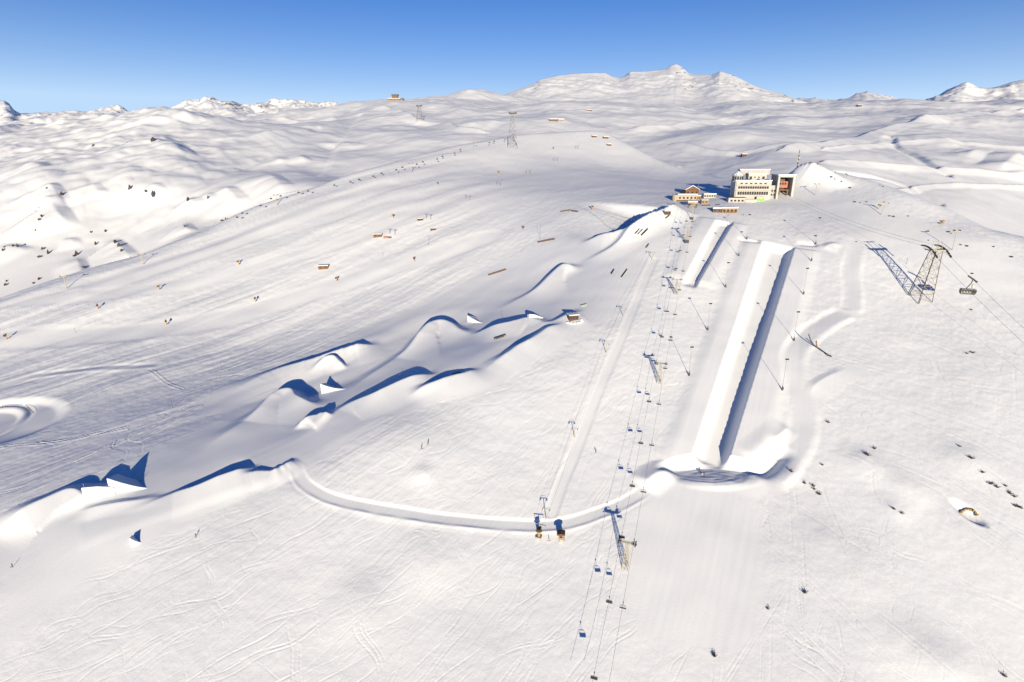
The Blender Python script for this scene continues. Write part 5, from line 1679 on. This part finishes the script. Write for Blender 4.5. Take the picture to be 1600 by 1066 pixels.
PPL = [((931, 707), 'person in dark clothing skiing on the powder face left of the chairlift', body_up), ((659, 701), 'person in black standing lower of the two on the middle powder face', body_up2),
       ((669, 694), 'person in black standing upper of the two on the middle powder face', body_up2), ((525, 604), 'person in black on the deck of the middle kicker', body_up2),
       ((220, 751), 'person in black in the shade behind the biggest kicker', body_up2), ((306, 839), 'person in dark blue on the left piste beside a patch of tracks', body_up),
       ((858, 845), 'person in red below the operator hut of the drag lift', body_up3), ((1145, 353), 'person in dark blue at the top of the mini pipe', body_up),
       ((1138, 337), 'person in red walking in front of the snow bar', body_up3), ((1161, 337), 'person in black on the plaza right of the snow bar', body_up2), ((1100, 742), 'person in black in the middle of the round terrace under the halfpipe', body_up2),
       ((20, 886), 'person in black on the bright landing at the lower left', body_up2)]
for k, (p, lab, bmesh_) in enumerate(PPL):
    o = link('person', bmesh_)
    o.location = G(*p)
    o.rotation_euler = (0, 0, k * 1.3)
    tag(o, lab, 'person', 'people on the slope')
    link('helmet', hatm, o)
    for s in (-1, 1):
        q = link('ski', skim, o)
        q.location = (0.14 * s, 0.05, 0)
# snow cat marks: a low groomer box in the bowl beside the person
q = G(1097, 741)
t = thing('measuring_sled', 'small white and dark sled lying in the round terrace under the halfpipe', 'sled', q, 0.3)
MB().box((0, 0, 0.45), (1.8, 1.0, 0.5)).build('body', M_WHITE, t)
MB().box((-0.7, 0, 0.8), (0.5, 0.9, 0.5)).build('cowl', M_DARK, t)
for s in (-1, 1):
    MB().box((0, s * 0.45, 0.1), (2.2, 0.12, 0.1)).build('runner', M_STEEL, t)

# ------------------------------------------------------------------ bare shrubs on the powder face
def shrub_mesh(seed):
    r = random.Random(seed)
    mb = MB()
    for k in range(16):
        a = r.uniform(0, 6.28)
        L = r.uniform(0.5, 1.25)
        e = Vector((math.cos(a) * L * 0.9, math.sin(a) * L * 0.9, L * r.uniform(0.35, 0.9)))
        mb.tube((0, 0, -0.1), e, 0.05, 0.03, 4)
        for j in range(4):
            f = e * r.uniform(0.5, 1.0)
            mb.tube(f, f + Vector((r.uniform(-.5, .5), r.uniform(-.5, .5), r.uniform(-.05, .4))), 0.035, 0.02, 3)
    return mb
SHR = [(1284, 727), (1237, 738), (1257, 756), (1272, 765), (1280, 773), (1366, 702), (1352, 710), (1356, 712), (1294, 661), (1499, 698), (1514, 715), (1518, 717), (1535, 739), (1551, 756), (1558, 762), (1547, 757), (1571, 760), (1578, 772),
       (1585, 777), (1587, 792), (1596, 795), (1591, 793), (1396, 796), (1409, 803), (1257, 927), (1570, 1057), (1511, 553), (1520, 552), (1270, 760), (1518, 485), (1200, 952)]
sm = [shrub_mesh(k).mesh('shrub', M_TWIG) for k in range(4)]
stem = MB().tube((0, 0, -0.4), (0, 0, 0.35), 0.16, 0.09, 6).mesh('stem', M_TWIG)
SL = {(1284, 727): 'single bare shrub just outside the bend of the cat track', (1294, 661): 'tiny lone shrub beside the upper part of the cat track bend', (1366, 702): 'small bare shrub just above the double shrub on the powder face',
      (1499, 698): 'topmost bare shrub of the scattered line towards the right edge', (1535, 739): 'small bare shrub between the double one and the far right row',
      (1396, 796): 'left shrub of the pair in the middle of the right powder face', (1409, 803): 'right shrub of the pair in the middle of the right powder face', (1257, 927): 'lone bare shrub right of the lower half of the landing pad',
      (1200, 952): 'lone bare shrub at the right edge of the landing pad', (1570, 1057): 'lone bare shrub in the bottom right corner', (1518, 485): 'tiny dark shrub straight below the cable car cabin',
      (1511, 553): 'left shrub of the pair on the slope below the cabin', (1520, 552): 'right shrub of the pair on the slope below the cabin'}
for k, p in enumerate(SHR):
    if p in SL:
        lab, grp = SL[p], 'bare shrubs on the right powder face'
    elif p[0] < 1300:
        lab, grp = 'bare shrub in the short row right of the round terrace', 'row of shrubs right of the round terrace'
    elif p[0] < 1360:
        lab, grp = 'one half of the double bare shrub above the middle pair', 'double shrub above the middle pair'
    elif p[0] < 1520:
        lab, grp = 'one half of the double bare shrub above the snow hollow', 'double shrub above the snow hollow'
    else:
        lab, grp = 'bare shrub in the long ragged row at the right edge', 'row of shrubs at the right edge'
    t = thing('bare_shrub', lab, 'shrub', G(*p), k * 1.1, grp)
    s_ = 0.9 + 0.5 * ((k * 37) % 10) / 10
    t.scale = (s_, s_, s_)
    link('branches', sm[k % 4], t)
    link('stem', stem, t)
t = thing('bare_bush', 'dark bare bush with a blue shadow at the foot of the landing pad', 'shrub', G(1116, 1026), 0.4)
big = shrub_mesh(20)
o = big.build('branches', M_TWIG, t)
o.scale = (1.15, 1.0, 1.3)
shrub_mesh(21).build('twigs', M_DTIMBER, t)
link('stem', stem, t)
# ------------------------------------------------------------------ stones in the hollow, rocks on the ridge and the left hills
for k in range(9):
    a = 2.5 - k * 0.33
    q = hc + np.array([math.cos(a) * 3.2 + 0.4, math.sin(a) * 3.0 - 0.3, 0])
    o = MB().blob((0, 0, 0), (0.85, 0.6, 0.75), k, 1, 0.25).build('hollow_stone', M_STONE)
    o.location = (q[0], q[1], ground_z(q[0], q[1]) + 0.25)
    tag(o, 'ochre stone in the curved row round the snow hollow at right', 'stone', 'stones round the snow hollow')
rk = [MB().blob((0, 0, 0), (0.9, 0.8, 0.8), 40 + k, 1, 0.45).mesh('rock', M_ROCK) for k in range(5)]
ro = [MB().blob((0, 0, 0), (1.0, 0.8, 0.8), 50 + k, 1, 0.3).mesh('rock', M_STONE) for k in range(3)]
RR = [(1306, 267), (1322.5, 268), (1324, 274), (1299, 277), (1304, 280), (1315, 284), (1328, 294), (1375, 290), (1379.5, 292), (1335, 316), (1344, 317), (1354, 316), (1389.5, 338), (1396, 339), (1418.5, 338), (1451, 362), (1482, 363), (1486, 365), (1501, 383), (1510, 385), (1451, 376), (1519, 428), (1552, 386), (1254, 243), (1262, 241), (1268, 245), (1580, 402), (1338, 378)]
for k, p in enumerate(RR):
    o = link('rock', rk[k % 5])
    o.location = G(*p)
    s_ = 0.7 + 0.7 * ((k * 53) % 10) / 10
    o.scale = (s_ * 1.3, s_, s_)
    tag(o, 'small dark rock poking out of the snow along the right ridge', 'rock', 'rocks along the right ridge')
for k, p in enumerate([(1474, 347), (1471, 350), (1281, 247)]):
    o = link('rock', ro[k])
    o.location = G(*p)
    o.scale = (2.6, 2, 2)
    tag(o, ['larger ochre rock at the far end of the right ridge', 'ochre rock left of the larger one at the far end of the right ridge', 'ochre rock on the right flank of the knoll behind the station'][k], 'rock')
RL = [(225, 15), (85, 105), (20, 130), (15, 170), (265, 125), (305, 152), (250, 168), (370, 92), (480, 160), (528, 240), (545, 325), (467, 238), (560, 277), (630, 250), (600, 93), (690, 80), (720, 75), (745, 100), (760, 130), (790, 145), (820, 185), (850, 180),
      (570, 20), (655, 18), (1070, 138), (1140, 115), (1220, 45), (1235, 130), (1298, 78), (1300, 92), (1325, 107), (1360, 50), (1395, 25), (210, 335), (245, 315), (240, 355), (265, 362), (330, 335), (332, 380), (20, 433), (40, 320), (35, 345), (30, 115), (60, 110), (110, 108), (470, 165), (520, 330), (535, 235), (1240, 133)]
RLp = [(x / 4, 360 + y / 4) for x, y in RL] + [(294, 315), (325, 311), (350, 340), (289, 355), (353, 345), (348, 346), (235, 220), (240, 222), (146, 229), (97, 305), (92, 320), (74, 296), (62, 345), (66, 340), (155, 350), (165, 362), (203, 297), (228, 300), (234, 305), (240, 309)]
for k, p in enumerate(RLp):
    if k % 4 == 3:
        continue
    o = link('rock', rk[k % 5])
    q = GM(*p)
    o.location = q
    s_ = (1.9 + 2.0 * ((k * 31) % 10) / 10) * max(q.y / 760, 0.8)
    o.scale = (s_, s_ * 0.8, s_ * (0.8 + 0.5 * (k % 3)))
    o.rotation_euler = (0, 0, k * 1.7)
    tag(o, 'small dark rock poking out of the snow on the left hillside', 'rock', 'rocks on the left hillside')
# fence pieces round the reservoir
for k, (pa, pb, lab) in enumerate([((0, 637), (29, 636), 'low dark rail along the bank of the round reservoir'), ((41, 634), (53, 646), 'bent dark fence at the corner of the reservoir bank')]):
    a, b = G(*pa), G(*pb)
    t = thing('reservoir_fence', lab, 'fence', a)
    n = 7
    MB().path([(0, 0, 0.9), b - a + Vector((0, 0, 0.9))], 0.1, 5).build('rail', M_DTIMBER, t)
    for j in range(n + 1):
        q = a.lerp(b, j / n)
        MB().box(Vector((q.x, q.y, ground_z(q.x, q.y) + 0.4)) - a, (0.16, 0.16, 1.4)).build('post', M_DTIMBER, t)
